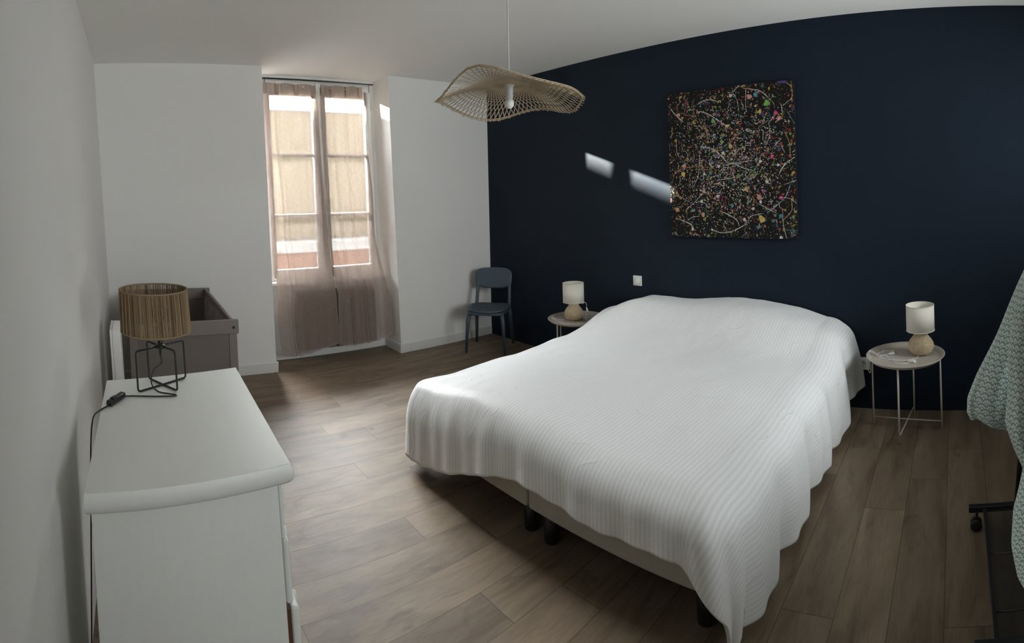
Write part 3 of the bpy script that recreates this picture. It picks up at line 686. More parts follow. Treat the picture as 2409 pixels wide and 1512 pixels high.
# ------------------------------------------------------------------ dresser
def dresser():
    ZT = .85
    NL, NR, FR, FL = (.700, 1.213), (1.213, 1.283), (1.232, 2.070), (.722, 1.975)
    r = empty('dresser', (.95, 1.6, 0), 'white painted wooden chest of drawers with rounded top edge, standing along the left wall', 'dresser')
    def inset(k0, k1, k2, k3):      # quad shrunk: near, right, far, left
        def mix(p, q_, t): return (lerp(p[0], q_[0], t), lerp(p[1], q_[1], t))
        w = .512; l = .79
        def P(u, v): return mix(mix(NL, NR, u), mix(FL, FR, u), v)
        return [P(k3 / w, k0 / l), P(1 - k1 / w, k0 / l), P(1 - k1 / w, 1 - k2 / l), P(k3 / w, 1 - k2 / l)]
    sh = lambda m: m.xf(Matrix(((1, 0, LL, -LL * ZT), (0, 1, 0, 0), (0, 0, 1, 0), (0, 0, 0, 1))))
    m = MB()
    prof = [(-.006, ZT - .045), (.0, ZT - .040), (-.004, ZT - .030), (-.012, ZT - .026), (-.012, ZT - .012), (-.006, ZT - .003), (.004, ZT)]
    # bullnose top board built from stacked outlines
    rings = []
    for ins, z in [(.024, ZT - .053), (.012, ZT - .050), (.003, ZT - .040), (0, ZT - .026), (.002, ZT - .012), (.006, ZT - .004), (.0065, ZT)]:
        rings.append([(x, y, z) for x, y in inset(ins, ins, ins, ins * .3)])
    vs = [p for rg in rings for p in rg]; fs = [(3, 2, 1, 0)]
    for i in range(len(rings) - 1):
        for k in range(4): fs.append((i * 4 + k, i * 4 + (k + 1) % 4, (i + 1) * 4 + (k + 1) % 4, (i + 1) * 4 + k))
    n = (len(rings) - 1) * 4; fs.append((n, n + 1, n + 2, n + 3))
    m.add(vs, fs, None, False); sh(m); m.build('top_board', M['dresser'], r, bevel=.0012, seg=1)
    m = MB(); m.prism(inset(.028, .040, .028, .012), .06, ZT - .050); sh(m); m.build('carcass', M['dresser'], r, bevel=.003)
    m = MB(); q_ = inset(.024, .036, .024, .010); m.prism(q_, 0, .09); sh(m); m.build('plinth', M['dresser'], r, bevel=.004)
    # dark gap strip and drawers on the right-hand (room) face
    fr = inset(.028, .040, .028, .012); a, b = Vector((*fr[1], 0)), Vector((*fr[2], 0))
    dirv = (b - a).normalized(); nrm = Vector((dirv.y, -dirv.x, 0)); ln = (b - a).length
    def onface(u0, u1, z0, z1, d0, d1, name, mt, parent, bev):
        m = MB(); pts = []
        for z in (z0, z1):
            for u, d in ((u0, d0), (u0, d1), (u1, d1), (u1, d0)):
                p_ = a + dirv * u + nrm * d; pts.append((p_.x, p_.y, z))
        m.add(pts, [(3, 2, 1, 0), (4, 5, 6, 7), (0, 1, 5, 4), (1, 2, 6, 5), (2, 3, 7, 6), (3, 0, 4, 7)], None, False); sh(m)
        return m.build(name, mt, parent, bevel=bev)
    onface(.0, ln, .655, ZT - .050, .0, .010, 'rail', M['dresser'], r, .003)
    zs = [(.485, .650, .002, .020), (.290, .475, .012, .034), (.10, .280, .002, .020)]
    for z0, z1, d0, d1 in zs:
        onface(.01, ln - .01, z0 + .006, z1 - .006, -.002, d0, 'drawer_gap', M['dresser_in'], r, 0) if d0 > .005 else None
        dr = onface(.004, ln - .004, z0, z1, d0, d1, 'drawer', M['dresser'], r, .006)
        for u in (.16, ln - .16):
            p_ = a + dirv * u + nrm * d1; zc = (z0 + z1) / 2
            k = MB(); k.lathe([(0, -.001), (.008, 0), (.007, .010), (.014, .017), (.017, .025), (.012, .031), (0, .032)], (0, 0, 0), 24)
            k.xf(Matrix.Translation((p_.x + LL * (zc - ZT), p_.y, zc)) @ Matrix.Rotation(R(90), 4, 'Y'))
            k.build('knob', M['dresser'], dr)
    hp = Vector((.770, 1.285, .51))
    return r
dresser()

# ------------------------------------------------------------------ table lamp on the dresser
def dresser_lamp():
    ZT = .8505; r0 = .0035
    c = Vector((.9275, 1.908, ZT))
    r = empty('table_lamp', c, 'lamp with jute string drum shade and black wire frame on the dresser', 'lamp')
    cor = [Vector((.838, 1.842, 0)), Vector((.974, 1.841, 0)), Vector((1.017, 1.973, 0)), Vector((.881, 1.977, 0))]
    hgt = .141; zt = ZT + hgt; sh = LL
    cm = Vector((.9275, 1.908, 0))
    def at(p, z): return Vector((p.x + sh * (z - ZT), p.y, z))
    tc_ = at(cm, zt)
    for i in range(2):
        p, q_ = cor[i], cor[i + 2]
        pts = [at(p, zt), at(p, ZT + r0), at(q_, ZT + r0), at(q_, zt)]
        loop = [tc_ + Vector((0, 0, 0)), at(p, zt), at(p, ZT + r0 + i * .0), at(q_, ZT + r0), at(q_, zt), tc_]
        MB().tube(rounded(loop, .012), r0, 10).build('wire_frame', M['bw_metal'], r)
    MB().lathe([(0, -.006), (.018, -.006), (.020, 0), (.018, .004), (.009, .005), (.009, .035), (.013, .037), (.013, .085), (0, .085)], (tc_.x, tc_.y, zt), 28).build('socket', M['bk_plastic'], r)
    MB().lathe([(0, -.034), (.004, -.034), (.006, -.010), (.006, -.004), (0, -.004)], (tc_.x, tc_.y, zt), 16).build('cable_grip', M['bk_plastic'], r)
    # clear globe bulb
    sc_ = Vector((tc_.x - .004, tc_.y, zt + .085))
    prof = [(.012, -.004), (.013, .004)]
    for k in range(1, 15):
        w = math.pi * (k / 14) ; prof.append((.030 * math.sin(max(w, .45)), .034 - .030 * math.cos(w)))
    prof[-1] = (0, .064)
    MB().lathe(prof, sc_, 28).build('bulb', M['bulb_glass'], r)
    # drum shade of upright jute strings
    sx, sy = tc_.x - .015, tc_.y; z0, z1 = zt + .057, zt + .203
    m = MB(); n = 236; Rb, Rt = .125, .122
    for k in range(n):
        w = 2 * math.pi * k / n + random.uniform(-.006, .006); rr = random.uniform(-.0012, .0012); rw = random.uniform(.0011, .0018)
        p0 = Vector((sx + (Rb + rr) * math.cos(w), sy + (Rb + rr) * math.sin(w), z0)); p1 = Vector((sx + sh * .15 + (Rt + rr) * math.cos(w + .004), sy + (Rt + rr) * math.sin(w + .004), z1))
        col = min(1, max(0, random.gauss(.5, .28)))
        pm = p0.lerp(p1, .5) + Vector((random.uniform(-1, 1), random.uniform(-1, 1), 0)) * .0008
        m.tube([p0, pm, p1], rw, 5, col=col, caps=False)
    so = m.build('lamp_shade', M['jute'], r)
    for zz, rad, dx in ((z0, Rb, 0), (z1, Rt, sh * .15)):
        ring = [(sx + dx + rad * math.cos(2 * math.pi * k / 60), sy + rad * math.sin(2 * math.pi * k / 60), zz) for k in range(60)]
        m = MB(); m.tube(ring, .0032, 8, closed=True, col=.55); m.build('hoop', M['jute'], so)
    for w in (0, 2.1, 4.2):
        MB().tube([(tc_.x, tc_.y, z0 + .004), (sx + Rb * math.cos(w), sy + Rb * math.sin(w), z0 + .002)], .0014, 6).build('spoke', M['bw_metal'], so)
    # cord with in-line switch, over the back edge
    z = ZT + .0028
    P = [(tc_.x, tc_.y, zt - .032), (tc_.x + .004, tc_.y - .002, zt - .06), (.895, 1.895, ZT + .06), (.885, 1.878, ZT + .022), (.905, 1.846, z), (.945, 1.818, z), (.962, 1.808, z), (.960, 1.797, z), (.90, 1.798, z), (.83, 1.806, z), (.80, 1.806, z), (.785, 1.802, z + .002)]
    MB().tube(smooth_path(P, 10), .0024, 8).build('cord', M['bk_plastic'], r)
    P = [(.742, 1.722, z + .002), (.722, 1.700, z), (.706, 1.670, z), (.699, 1.650, z), (.694, 1.632, z - .010), (.690, 1.626, z - .05), (.688, 1.624, z - .15), (.688, 1.622, .40), (.688, 1.62, .15)]
    MB().tube(smooth_path(P, 10), .0024, 8).build('cord', M['bk_plastic'], r)
    a, b = Vector((.786, 1.803, z + .004)), Vector((.740, 1.720, z + .004)); d = (b - a); ang = math.atan2(d.y, d.x)
    m = MB(); m.box(-.001, -.011, -.0055, d.length, .011, .0125); m.xf(Matrix.Translation(a) @ Matrix.Rotation(ang, 4, 'Z'))
    sw = m.build('switch', M['bk_plastic'], r, bevel=.005, seg=3)
    m = MB(); m.box(d.length * .55, -.007, .012, d.length * .8, .007, .0165); m.xf(Matrix.Translation(a) @ Matrix.Rotation(ang, 4, 'Z')); m.build('rocker', M['bk_plastic'], sw, bevel=.002)
dresser_lamp()

# ------------------------------------------------------------------ crib
def crib():
    X0, X1, Y0_, Y1_, Z1 = .80, 1.462, 3.19, 4.375, .77
    off = -LL * Z1
    sh = lambda m: m.xf(Matrix(((1, 0, LL * .6, off * .6), (0, 1, 0, 0), (0, 0, 1, 0), (0, 0, 0, 1))))
    r = empty('crib', (1.13, 3.78, 0), 'grey-brown wooden baby crib with panel ends, in the corner left of the window', 'crib')
    for (y, s) in ((Y0_, 1), (Y1_, -1)):
        e = sh(MB().box(X0, min(y, y + s * .028), Z1 - .085, X1 + .012, max(y, y + s * .028), Z1)).build('end_rail', M['crib'], r, bevel=.004)
        yi = y + s * .006; yo = y + s * .026
        for x in (X0 + .004, X1 - .050):
            sh(MB().box(x, min(yi, yo), 0, x + .050, max(yi, yo), Z1 - .085)).build('leg', M['crib'], r, bevel=.003)
        sh(MB().box(X0 + .054, min(y + s * .012, y + s * .020), .17, X1 - .050, max(y + s * .012, y + s * .020), Z1 - .085)).build('end_panel', M['crib_panel'], r)
        sh(MB().box(X0 + .054, min(yi, yo), .13, X1 - .05, max(yi, yo), .18)).build('lower_rail', M['crib'], r, bevel=.003)
        if s == 1:
            m = MB().lathe([(0, -.0015), (.0085, -.0015), (.0085, .001), (0, .001)], (0, 0, 0), 20); m.xf(Matrix.Translation((X1 - .020, y - .0003, Z1 - .045)) @ Matrix.Rotation(R(90), 4, 'X')); sh(m); m.build('bolt_cap', M['dark'], e)
    for x in (X0 + .022, X1 - .022):
        sh(MB().box(x - .011, Y0_ + .026, Z1 - .045, x + .011, Y1_ - .026, Z1 - .004)).build('side_rail', M['crib'], r, bevel=.006)
        sh(MB().box(x - .011, Y0_ + .026, .18, x + .011, Y1_ - .026, .23)).build('lower_side_rail', M['crib'], r, bevel=.004)
        n = 15
        for k in range(n):
            yc = Y0_ + .08 + k * (Y1_ - Y0_ - .16) / (n - 1)
            sh(MB().box(x - .006, yc - .021, .225, x + .006, yc + .021, Z1 - .04)).build('slat', M['crib'], r)
    sh(MB().box(X0 + .03, Y0_ + .03, .24, X1 - .03, Y1_ - .03, .265)).build('base_board', M['crib_panel'], r)
crib()

# ------------------------------------------------------------------ chair
def chair():
    c = Vector((4.06, 4.02, 0)); f = Vector((-.80, -.60, 0)); l = Vector((-.60, .80, 0))      # forward, left as seen from camera
    r = empty('chair', c, 'blue-grey moulded plastic chair with an open back, in the corner beside the window', 'chair')
    def P(a, b, z): return c + f * a + l * b + Vector((0, 0, z))
    ZS = .405
    # seat: rounded dished slab
    m = MB(); n = 48; rings = []
    def rr(w, k):       # superellipse-ish seat outline
        e = 2.6; cs, sn = math.cos(w), math.sin(w)
        rad = (abs(cs / .205) ** e + abs(sn / .205) ** e) ** (-1 / e)
        return rad * k
    vs = []; fs = []
    for k, dz in ((.97, -.020), (1.0, -.010), (1.0, -.002), (.97, .002), (.8, -.006), (.55, -.013), (.25, -.017)):
        for i in range(n):
            w = 2 * math.pi * i / n; rad = rr(w, k); a = rad * math.cos(w) + .015; b = rad * math.sin(w)
            vs.append(P(a, b, ZS + dz + .012 * (b / .2) ** 2 * (1 if k > .3 else 1)))
    for q_ in range(6):
        for i in range(n): fs.append((q_ * n + i, q_ * n + (i + 1) % n, (q_ + 1) * n + (i + 1) % n, (q_ + 1) * n + i))
    fs.append(tuple(reversed(range(n)))); fs.append(tuple(6 * n + i for i in range(n)))
    m.add(vs, fs); m.build('seat', M['chair'], r)
    # seat frame (apron)
    ap = [P(.165, .16, ZS - .028), P(.19, 0, ZS - .030), P(.165, -.16, ZS - .028), P(-.16, -.165, ZS - .026), P(-.185, 0, ZS - .026), P(-.16, .165, ZS - .026)]
    MB().tube(smooth_path(ap, 8, True), .0135, 10, closed=True).build('seat_frame', M['chair'], r)
    for sb in (1, -1):
        MB().tube([P(.150, .155 * sb, ZS - .02), P(.168, .172 * sb, ZS - .10), P(.18, .19 * sb, .0)], [.021, .019, .0125], 14).build('leg', M['chair'], r)
        MB().tube([P(-.150, .165 * sb, ZS - .01), P(-.170, .175 * sb, ZS - .12), P(-.205, .19 * sb, .0)], [.021, .019, .0125], 14).build('leg', M['chair'], r)
        up = smooth_path([P(-.150, .170 * sb, ZS - .03), P(-.178, .168 * sb, ZS + .06), P(-.206, .165 * sb, ZS + .15), P(-.222, .163 * sb, ZS + .20)], 8)
        MB().tube(up, [.0165] * len(up), 12).build('back_post', M['chair'], r)
    # back panel: curved rounded rectangle
    m = MB(); nu, nv = 28, 14; vs = []; fs = []
    zc, hh, hw = .655, .093, .188
    for side in (0, 1):
        for j in range(nv + 1):
            for i in range(nu + 1):
                u = 2 * i / nu - 1; v = 2 * j / nv - 1
                # squircle mapping
                e = 4.2; q_ = max(abs(u), abs(v)); nrm_ = (abs(u) ** e + abs(v) ** e) ** (1 / e); k = q_ / nrm_ if nrm_ > 0 else 1
                x = u * k * hw; z = v * k * hh
                z += (-.016 * (1 - u * u)) * (1 if v < 0 else -.4) * abs(v)
                a = -.200 - .028 * (v + 1) * .5 - .022 * (1 - u * u) + (.0055 if side == 0 else -.0055) * (1 - .3 * max(abs(u), abs(v)) ** 6)
                vs.append(P(a, x, zc + z))
    for side in (0, 1):
        o = side * (nu + 1) * (nv + 1)
        for j in range(nv):
            for i in range(nu):
                q_ = (o + j * (nu + 1) + i, o + j * (nu + 1) + i + 1, o + (j + 1) * (nu + 1) + i + 1, o + (j + 1) * (nu + 1) + i)
                fs.append(q_ if side == 0 else tuple(reversed(q_)))
    o = (nu + 1) * (nv + 1); bd = [i for i in range(nu + 1)] + [j * (nu + 1) + nu for j in range(1, nv + 1)] + [nv * (nu + 1) + i for i in range(nu - 1, -1, -1)] + [j * (nu + 1) for j in range(nv - 1, 0, -1)]
    for i in range(len(bd)): p_, q_ = bd[i], bd[(i + 1) % len(bd)]; fs.append((p_, o + p_, o + q_, q_))
    m.add(vs, fs); m.build('backrest', M['chair'], r)
chair()

# ------------------------------------------------------------------ round tray tables
def tray_table():
    r = empty('bedside_table', (0, 0, 0), 'x', 'side table', 'round tray bedside tables')
    zt = .435
    MB().lathe([(0, zt - .003), (.212, zt - .003), (.222, zt + .000), (.243, zt + .019), (.245, zt + .022), (.242, zt + .0235), (.221, zt + .004), (.211, zt), (0, zt)], (0, 0, 0), 72).build('tray', M['tray'], r)
    Rl = .218
    for k in range(4):
        w = R(-7 + 90 * k); x, y = Rl * math.cos(w), Rl * math.sin(w)
        m = MB().tube([(x * .985, y * .985, zt + .006), (x, y, .001)], .0058, 10); m.build('leg', M['tray'], r)
    for k in range(2):
        w = R(-7 + 90 * k); a = Vector((Rl * math.cos(w), Rl * math.sin(w), .046 + k * .006)); MB().tube([a, Vector((-a.x, -a.y, a.z))], .0038, 8).build('crossbar', M['tray'], r)
    w = R(-7); m = MB()
    m.tube([(Rl * .97 * math.cos(w), Rl * .97 * math.sin(w), zt - .006), (-Rl * .97 * math.cos(w), -Rl * .97 * math.sin(w), zt - .006)], .004, 8).build('tray_rest', M['tray'], r)
    m = MB(); w += R(90); m.tube([(Rl * .97 * math.cos(w), Rl * .97 * math.sin(w), zt - .006), (-Rl * .97 * math.cos(w), -Rl * .97 * math.sin(w), zt - .006)], .004, 8).build('tray_rest', M['tray'], r)
    return r
tt = tray_table(); tt.location = (4.048, .338, 0)
tt['label'] = 'round beige tray table on thin metal legs, standing free to the right of the bed'
tt2 = dup(tt, (4.125, 2.94, 0), 'round beige tray table half hidden behind the bed, on the window side')

# ------------------------------------------------------------------ bedside lamps
M['wicker'] = mat('pale_rattan', (.62, .50, .34), .6, .25, 60)
def bedside_lamp():
    r = empty('bedside_lamp', (0, 0, 0), 'x', 'lamp', 'rattan bedside lamps')
    def rad(z):
        return interp([0, .006, .02, .045, .068, .09, .11, .125, .14, .155, .17], [.034, .048, .066, .0795, .0785, .066, .049, .040, .0355, .033, .032], z)
    prof = [(0, 0)] + [(rad(k * .17 / 34) - .003, k * .17 / 34) for k in range(35)] + [(0, .17)]
    body = MB().lathe(prof, (0, 0, 0), 36).build('lamp_base', M['wicker'], r)
    m = MB()
    nv = 46
    for k in range(nv):          # woven weft, wavy rings
        z = .004 + k * .160 / nv
        ring = []
        for i in range(72):
            w = 2 * math.pi * i / 72; ring.append(((rad(z) + .0016 * math.sin(w * 12 + (k % 2) * math.pi)) * math.cos(w), (rad(z) + .0016 * math.sin(w * 12 + (k % 2) * math.pi)) * math.sin(w), z + .0008 * math.sin(w * 5 + k)))
        m.tube(ring, .0017, 5, closed=True)
    for i in range(24):
        w = 2 * math.pi * i / 24; m.tube([((rad(z / 1000) + .0005) * math.cos(w), (rad(z / 1000) + .0005) * math.sin(w), z / 1000) for z in range(2, 168, 9)], .0019, 5)
    m.build('rattan_weave', M['wicker'], body)
    MB().lathe([(0, .168), (.018, .168), (.018, .185), (.012, .19), (.012, .225), (0, .225)], (0, 0, 0), 20).build('socket', M['white_plastic'], r)
    bp = [(.012, .25)] + [(.028 * math.sin(math.pi * (.18 + .82 * k / 12)), .275 - .03 * math.cos(math.pi * (.18 + .82 * k / 12))) for k in range(13)]
    bp[-1] = (0, .305); MB().lathe(bp, (0, 0, -.030), 24).build('bulb', M['bulb'], r)
    z0, z1, rs = .150, .310, .089
    sh = MB().lathe([(rs, z0), (rs, z1), (rs - .002, z1), (rs - .002, z0)], (0, 0, 0), 64, close=True).build('lamp_shade', M['shade'], r)
    for zz in (z0 + .001, z1 - .001):
        MB().tube([(rs * math.cos(2 * math.pi * k / 64), rs * math.sin(2 * math.pi * k / 64), zz) for k in range(64)], .0019, 6, closed=True).build('shade_hoop', M['shade'], sh)
    MB().box(rs - .0005, -.004, z0, rs + .0008, .004, z1).build('seam', M['shade'], sh)
    for w in (0, 2.09, 4.19):
        MB().tube([(.012 * math.cos(w), .012 * math.sin(w), z0 + .02), (rs * math.cos(w), rs * math.sin(w), z0 + .004)], .0012, 6).build('spoke', M['chrome'], sh)
    return r
lampA = bedside_lamp(); lampA['label'] = 'rattan bedside lamp with cream drum shade on the tray table right of the bed'
lampB = dup(lampA, (4.115, 2.965, .436), 'rattan bedside lamp with cream drum shade on the tray table between bed and chair', R(-60))
lampA.location = (4.112, .246, .436)
lampA.rotation_euler = (0, 0, R(120))
def wire(pts, parent, name='cord', r_=.0021, m_=None, loc=None):
    o = MB().tube(smooth_path(pts, 10), r_, 7).build(name, m_ or M['white_plastic'])
    return o
def attach(o, root):
    o.parent = root; o.matrix_parent_inverse = (Matrix.Translation(root.location) @ Matrix.Rotation(root.rotation_euler.z, 4, 'Z')).inverted()
zc = .4375
cA = wire([(4.06, .262, zc + .004), (4.02, .275, zc), (3.985, .33, zc), (4.0, .43, zc), (4.07, .47, zc), (4.13, .50, zc), (4.17, .50, zc), (4.19, .49, zc)], None); attach(cA, lampA)
cA = wire([(3.965, .30, zc), (3.93, .33, zc), (3.935, .385, zc), (3.985, .425, zc), (4.04, .50, zc), (4.07, .545, .462), (4.072, .572, .462), (4.06, .585, .42), (4.05, .578, .36), (4.045, .562, .335), (4.047, .560, .37), (4.055, .568, .43), (4.062, .566, .463), (4.08, .53, zc + .006), (4.04, .44, zc + .002), (3.995, .40, zc), (3.98, .385, zc)], None); attach(cA, lampA)
cA = wire([(4.10, .525, zc), (4.14, .49, zc + .003), (4.165, .455, zc), (4.160, .430, zc + .004), (4.12, .43, zc), (4.04, .50, zc + .004)], None); attach(cA, lampA)
def inline_switch(p, ang, root, mt):
    m = MB(); m.box(-.026, -.010, 0, .026, .010, .014); m.xf(Matrix.Translation(p) @ Matrix.Rotation(ang, 4, 'Z')); o = m.build('switch', mt, bevel=.005, seg=3); attach(o, root); return o
def plug(p, ang, root, mt, tilt=0):
    m = MB(); T_ = Matrix.Translation(p) @ Matrix.Rotation(ang, 4, 'Z') @ Matrix.Rotation(tilt, 4, 'Y')
    m.add([(-.018, -.006, -.006), (.016, -.014, -.007), (.016, .014, -.007), (-.018, .006, -.006), (-.018, -.006, .006), (.016, -.014, .007), (.016, .014, .007), (-.018, .006, .006)], [(3, 2, 1, 0), (4, 5, 6, 7), (0, 1, 5, 4), (1, 2, 6, 5), (2, 3, 7, 6), (3, 0, 4, 7)], None, False)
    m.xf(T_); o = m.build('plug', mt, bevel=.003); attach(o, root)
    for y in (-.009, .009):
        k = MB().tube([(.016, y, 0), (.034, y, 0)], .002, 8); k.xf(T_); q_ = k.build('prong', M['chrome']); q_.parent = o; q_.matrix_parent_inverse = o.matrix_world.inverted() if False else (Matrix.Translation(root.location) @ Matrix.Rotation(root.rotation_euler.z, 4, 'Z') @ o.matrix_parent_inverse).inverted() @ Matrix.Identity(4)
inline_switch((3.955, .292, zc - .001), R(60), lampA, M['white_plastic'])
plug((4.095, .432, zc + .006), R(-50), lampA, M['white_plastic'])
cB = wire([(4.19, 2.93, zc + .003), (4.24, 2.90, zc), (4.26, 2.85, zc), (4.20, 2.83, zc), (4.17, 2.88, zc), (4.20, 2.90, .47), (4.21, 2.905, .52), (4.20, 2.895, .56), (4.19, 2.905, .575), (4.17, 2.92, .565)], None); attach(cB, lampB)
cB = wire([(4.06, 3.02, zc + .003), (4.03, 3.06, zc + .004), (3.985, 3.095, .460), (3.965, 3.07, .460), (3.99, 3.02, zc), (3.985, 2.96, zc), (4.03, 2.90, zc), (4.09, 2.885, zc)], None); attach(cB, lampB)
plug((4.205, 2.895, .515), R(-40), lampB, M['white_plastic'], R(75))

# ------------------------------------------------------------------ pendant lamp
def pendant():
    cx, cy = 2.406, 1.797; er = Vector((.742, -.67)); ef = Vector((.67, .742))
    rimz = [1.95, 1.922, 1.906, 1.902, 1.915, 1.935, 1.946, 1.947, 1.936, 1.912, 1.897, 1.89, 1.898, 1.91, 1.928, 1.943, 1.953, 1.958, 1.949, 1.939, 1.929, 1.933, 1.96, 1.994, 2.032, 2.037, 2.019, 1.996, 1.98, 1.968, 1.96, 1.956, 1.955, 1.951, 1.94, 1.942]
    def rz(w):
        t = (w / (2 * math.pi) * 36) % 36; i = int(t); fr_ = t - i
        # smoothed samples
        g = lambda k: (rimz[(k - 1) % 36] + 2 * rimz[k % 36] + rimz[(k + 1) % 36]) / 4
        return lerp(g(i), g(i + 1), fr_)
    ZC = 2.012; RR = .335; RI = .066
    def Pt(rad, w, dz=0):
        t = max(0, (rad - RI) / (RR - RI)); z = lerp(ZC, rz(w), t ** 1.5) + .004 * math.sin(math.pi * min(1, t)) + dz
        v = er * math.cos(w) + ef * math.sin(w); return Vector((cx + v.x * rad, cy + v.y * rad, z))
    r = empty('pendant_lamp', (cx, cy, HC), 'wavy woven bamboo pendant lamp hanging from the ceiling above the bed', 'lamp')
    m = MB(); n = 84
    for fam in (1, -1):
        for k in range(n):
            w0 = 2 * math.pi * (k + (.5 if fam < 0 else 0)) / n
            pts = []; N_ = 15; rex = RR + random.uniform(.002, .013)
            for j in range(N_ + 1):
                rad = lerp(RI + .012, rex, (j / N_) ** 1.2); w = w0 + fam * math.acos(min(1, (RI + .011) / rad)) * .97
                pts.append((Pt(min(rad, RR + .02), w, fam * .0010), w, rad))
            hw = .0023; vs = []; fs = []
            for j, (p, w, rad) in enumerate(pts):
                d = (pts[min(j + 1, N_)][0] - pts[max(j - 1, 0)][0]).normalized(); sd = d.cross(Vector((0, 0, 1))).normalized() * hw; up = sd.cross(d).normalized() * .0007
                vs += [p - sd - up, p + sd - up, p + sd + up, p - sd + up]
            for j in range(N_):
                for q_ in range(4): fs.append((j * 4 + q_, j * 4 + (q_ + 1) % 4, j * 4 + 4 + (q_ + 1) % 4, j * 4 + 4 + q_))
            fs.append((3, 2, 1, 0)); fs.append((N_ * 4, N_ * 4 + 1, N_ * 4 + 2, N_ * 4 + 3))
            m.add(vs, fs, None, False)
    sh = m.build('lamp_shade', M['bamboo'], r)
    m = MB()
    for dz, dr in ((.003, 0), (-.003, .001)):
        m.tube([Pt(RR - .004 + dr, 2 * math.pi * k / 120, dz) for k in range(120)], .0026, 7, closed=True)
    m.build('rim', M['bamboo'], sh)
    m = MB()
    for rad in (RI, RI + .008, RI + .016): m.tube([Pt(rad, 2 * math.pi * k / 60, .001) for k in range(60)], .0035, 6, closed=True)
    m.lathe([(.020, ZC + .001), (RI + .004, ZC + .001), (RI + .004, ZC + .004), (.020, ZC + .004)], (cx, cy, 0), 48, close=True)
    m.build('centre_disc', M['bamboo'], sh)
    MB().lathe([(0, .006), (.024, .006), (.026, 0), (.024, -.006), (.0185, -.012), (.0175, -.052), (.0185, -.054), (.0165, -.056), (.0165, -.072), (0, -.072)], (cx, cy, ZC), 32).build('socket', M['grey_plastic'], r)
    bp = [(.0165, -.070), (.020, -.076)] + [(.0215 * math.cos(k / 10 * math.pi / 2), -.084 - .0255 * math.sin(k / 10 * math.pi / 2)) for k in range(11)]; bp[-1] = (0, -.1095)
    MB().lathe(bp, (cx, cy, ZC), 32).build('bulb', M['bulb'], r)
    MB().tube([(cx + .001, cy, ZC + .004), (cx + .002, cy, 2.3), (cx + .004, cy - .002, HC - .02)], .0032, 8).build('cord', M['grey_plastic'], r)
    MB().lathe([(0, -.03), (.02, -.03), (.045, -.01), (.048, 0), (0, 0)], (cx + .004, cy, HC), 32).build('ceiling_rose', M['white_plastic'], r)
pendant()

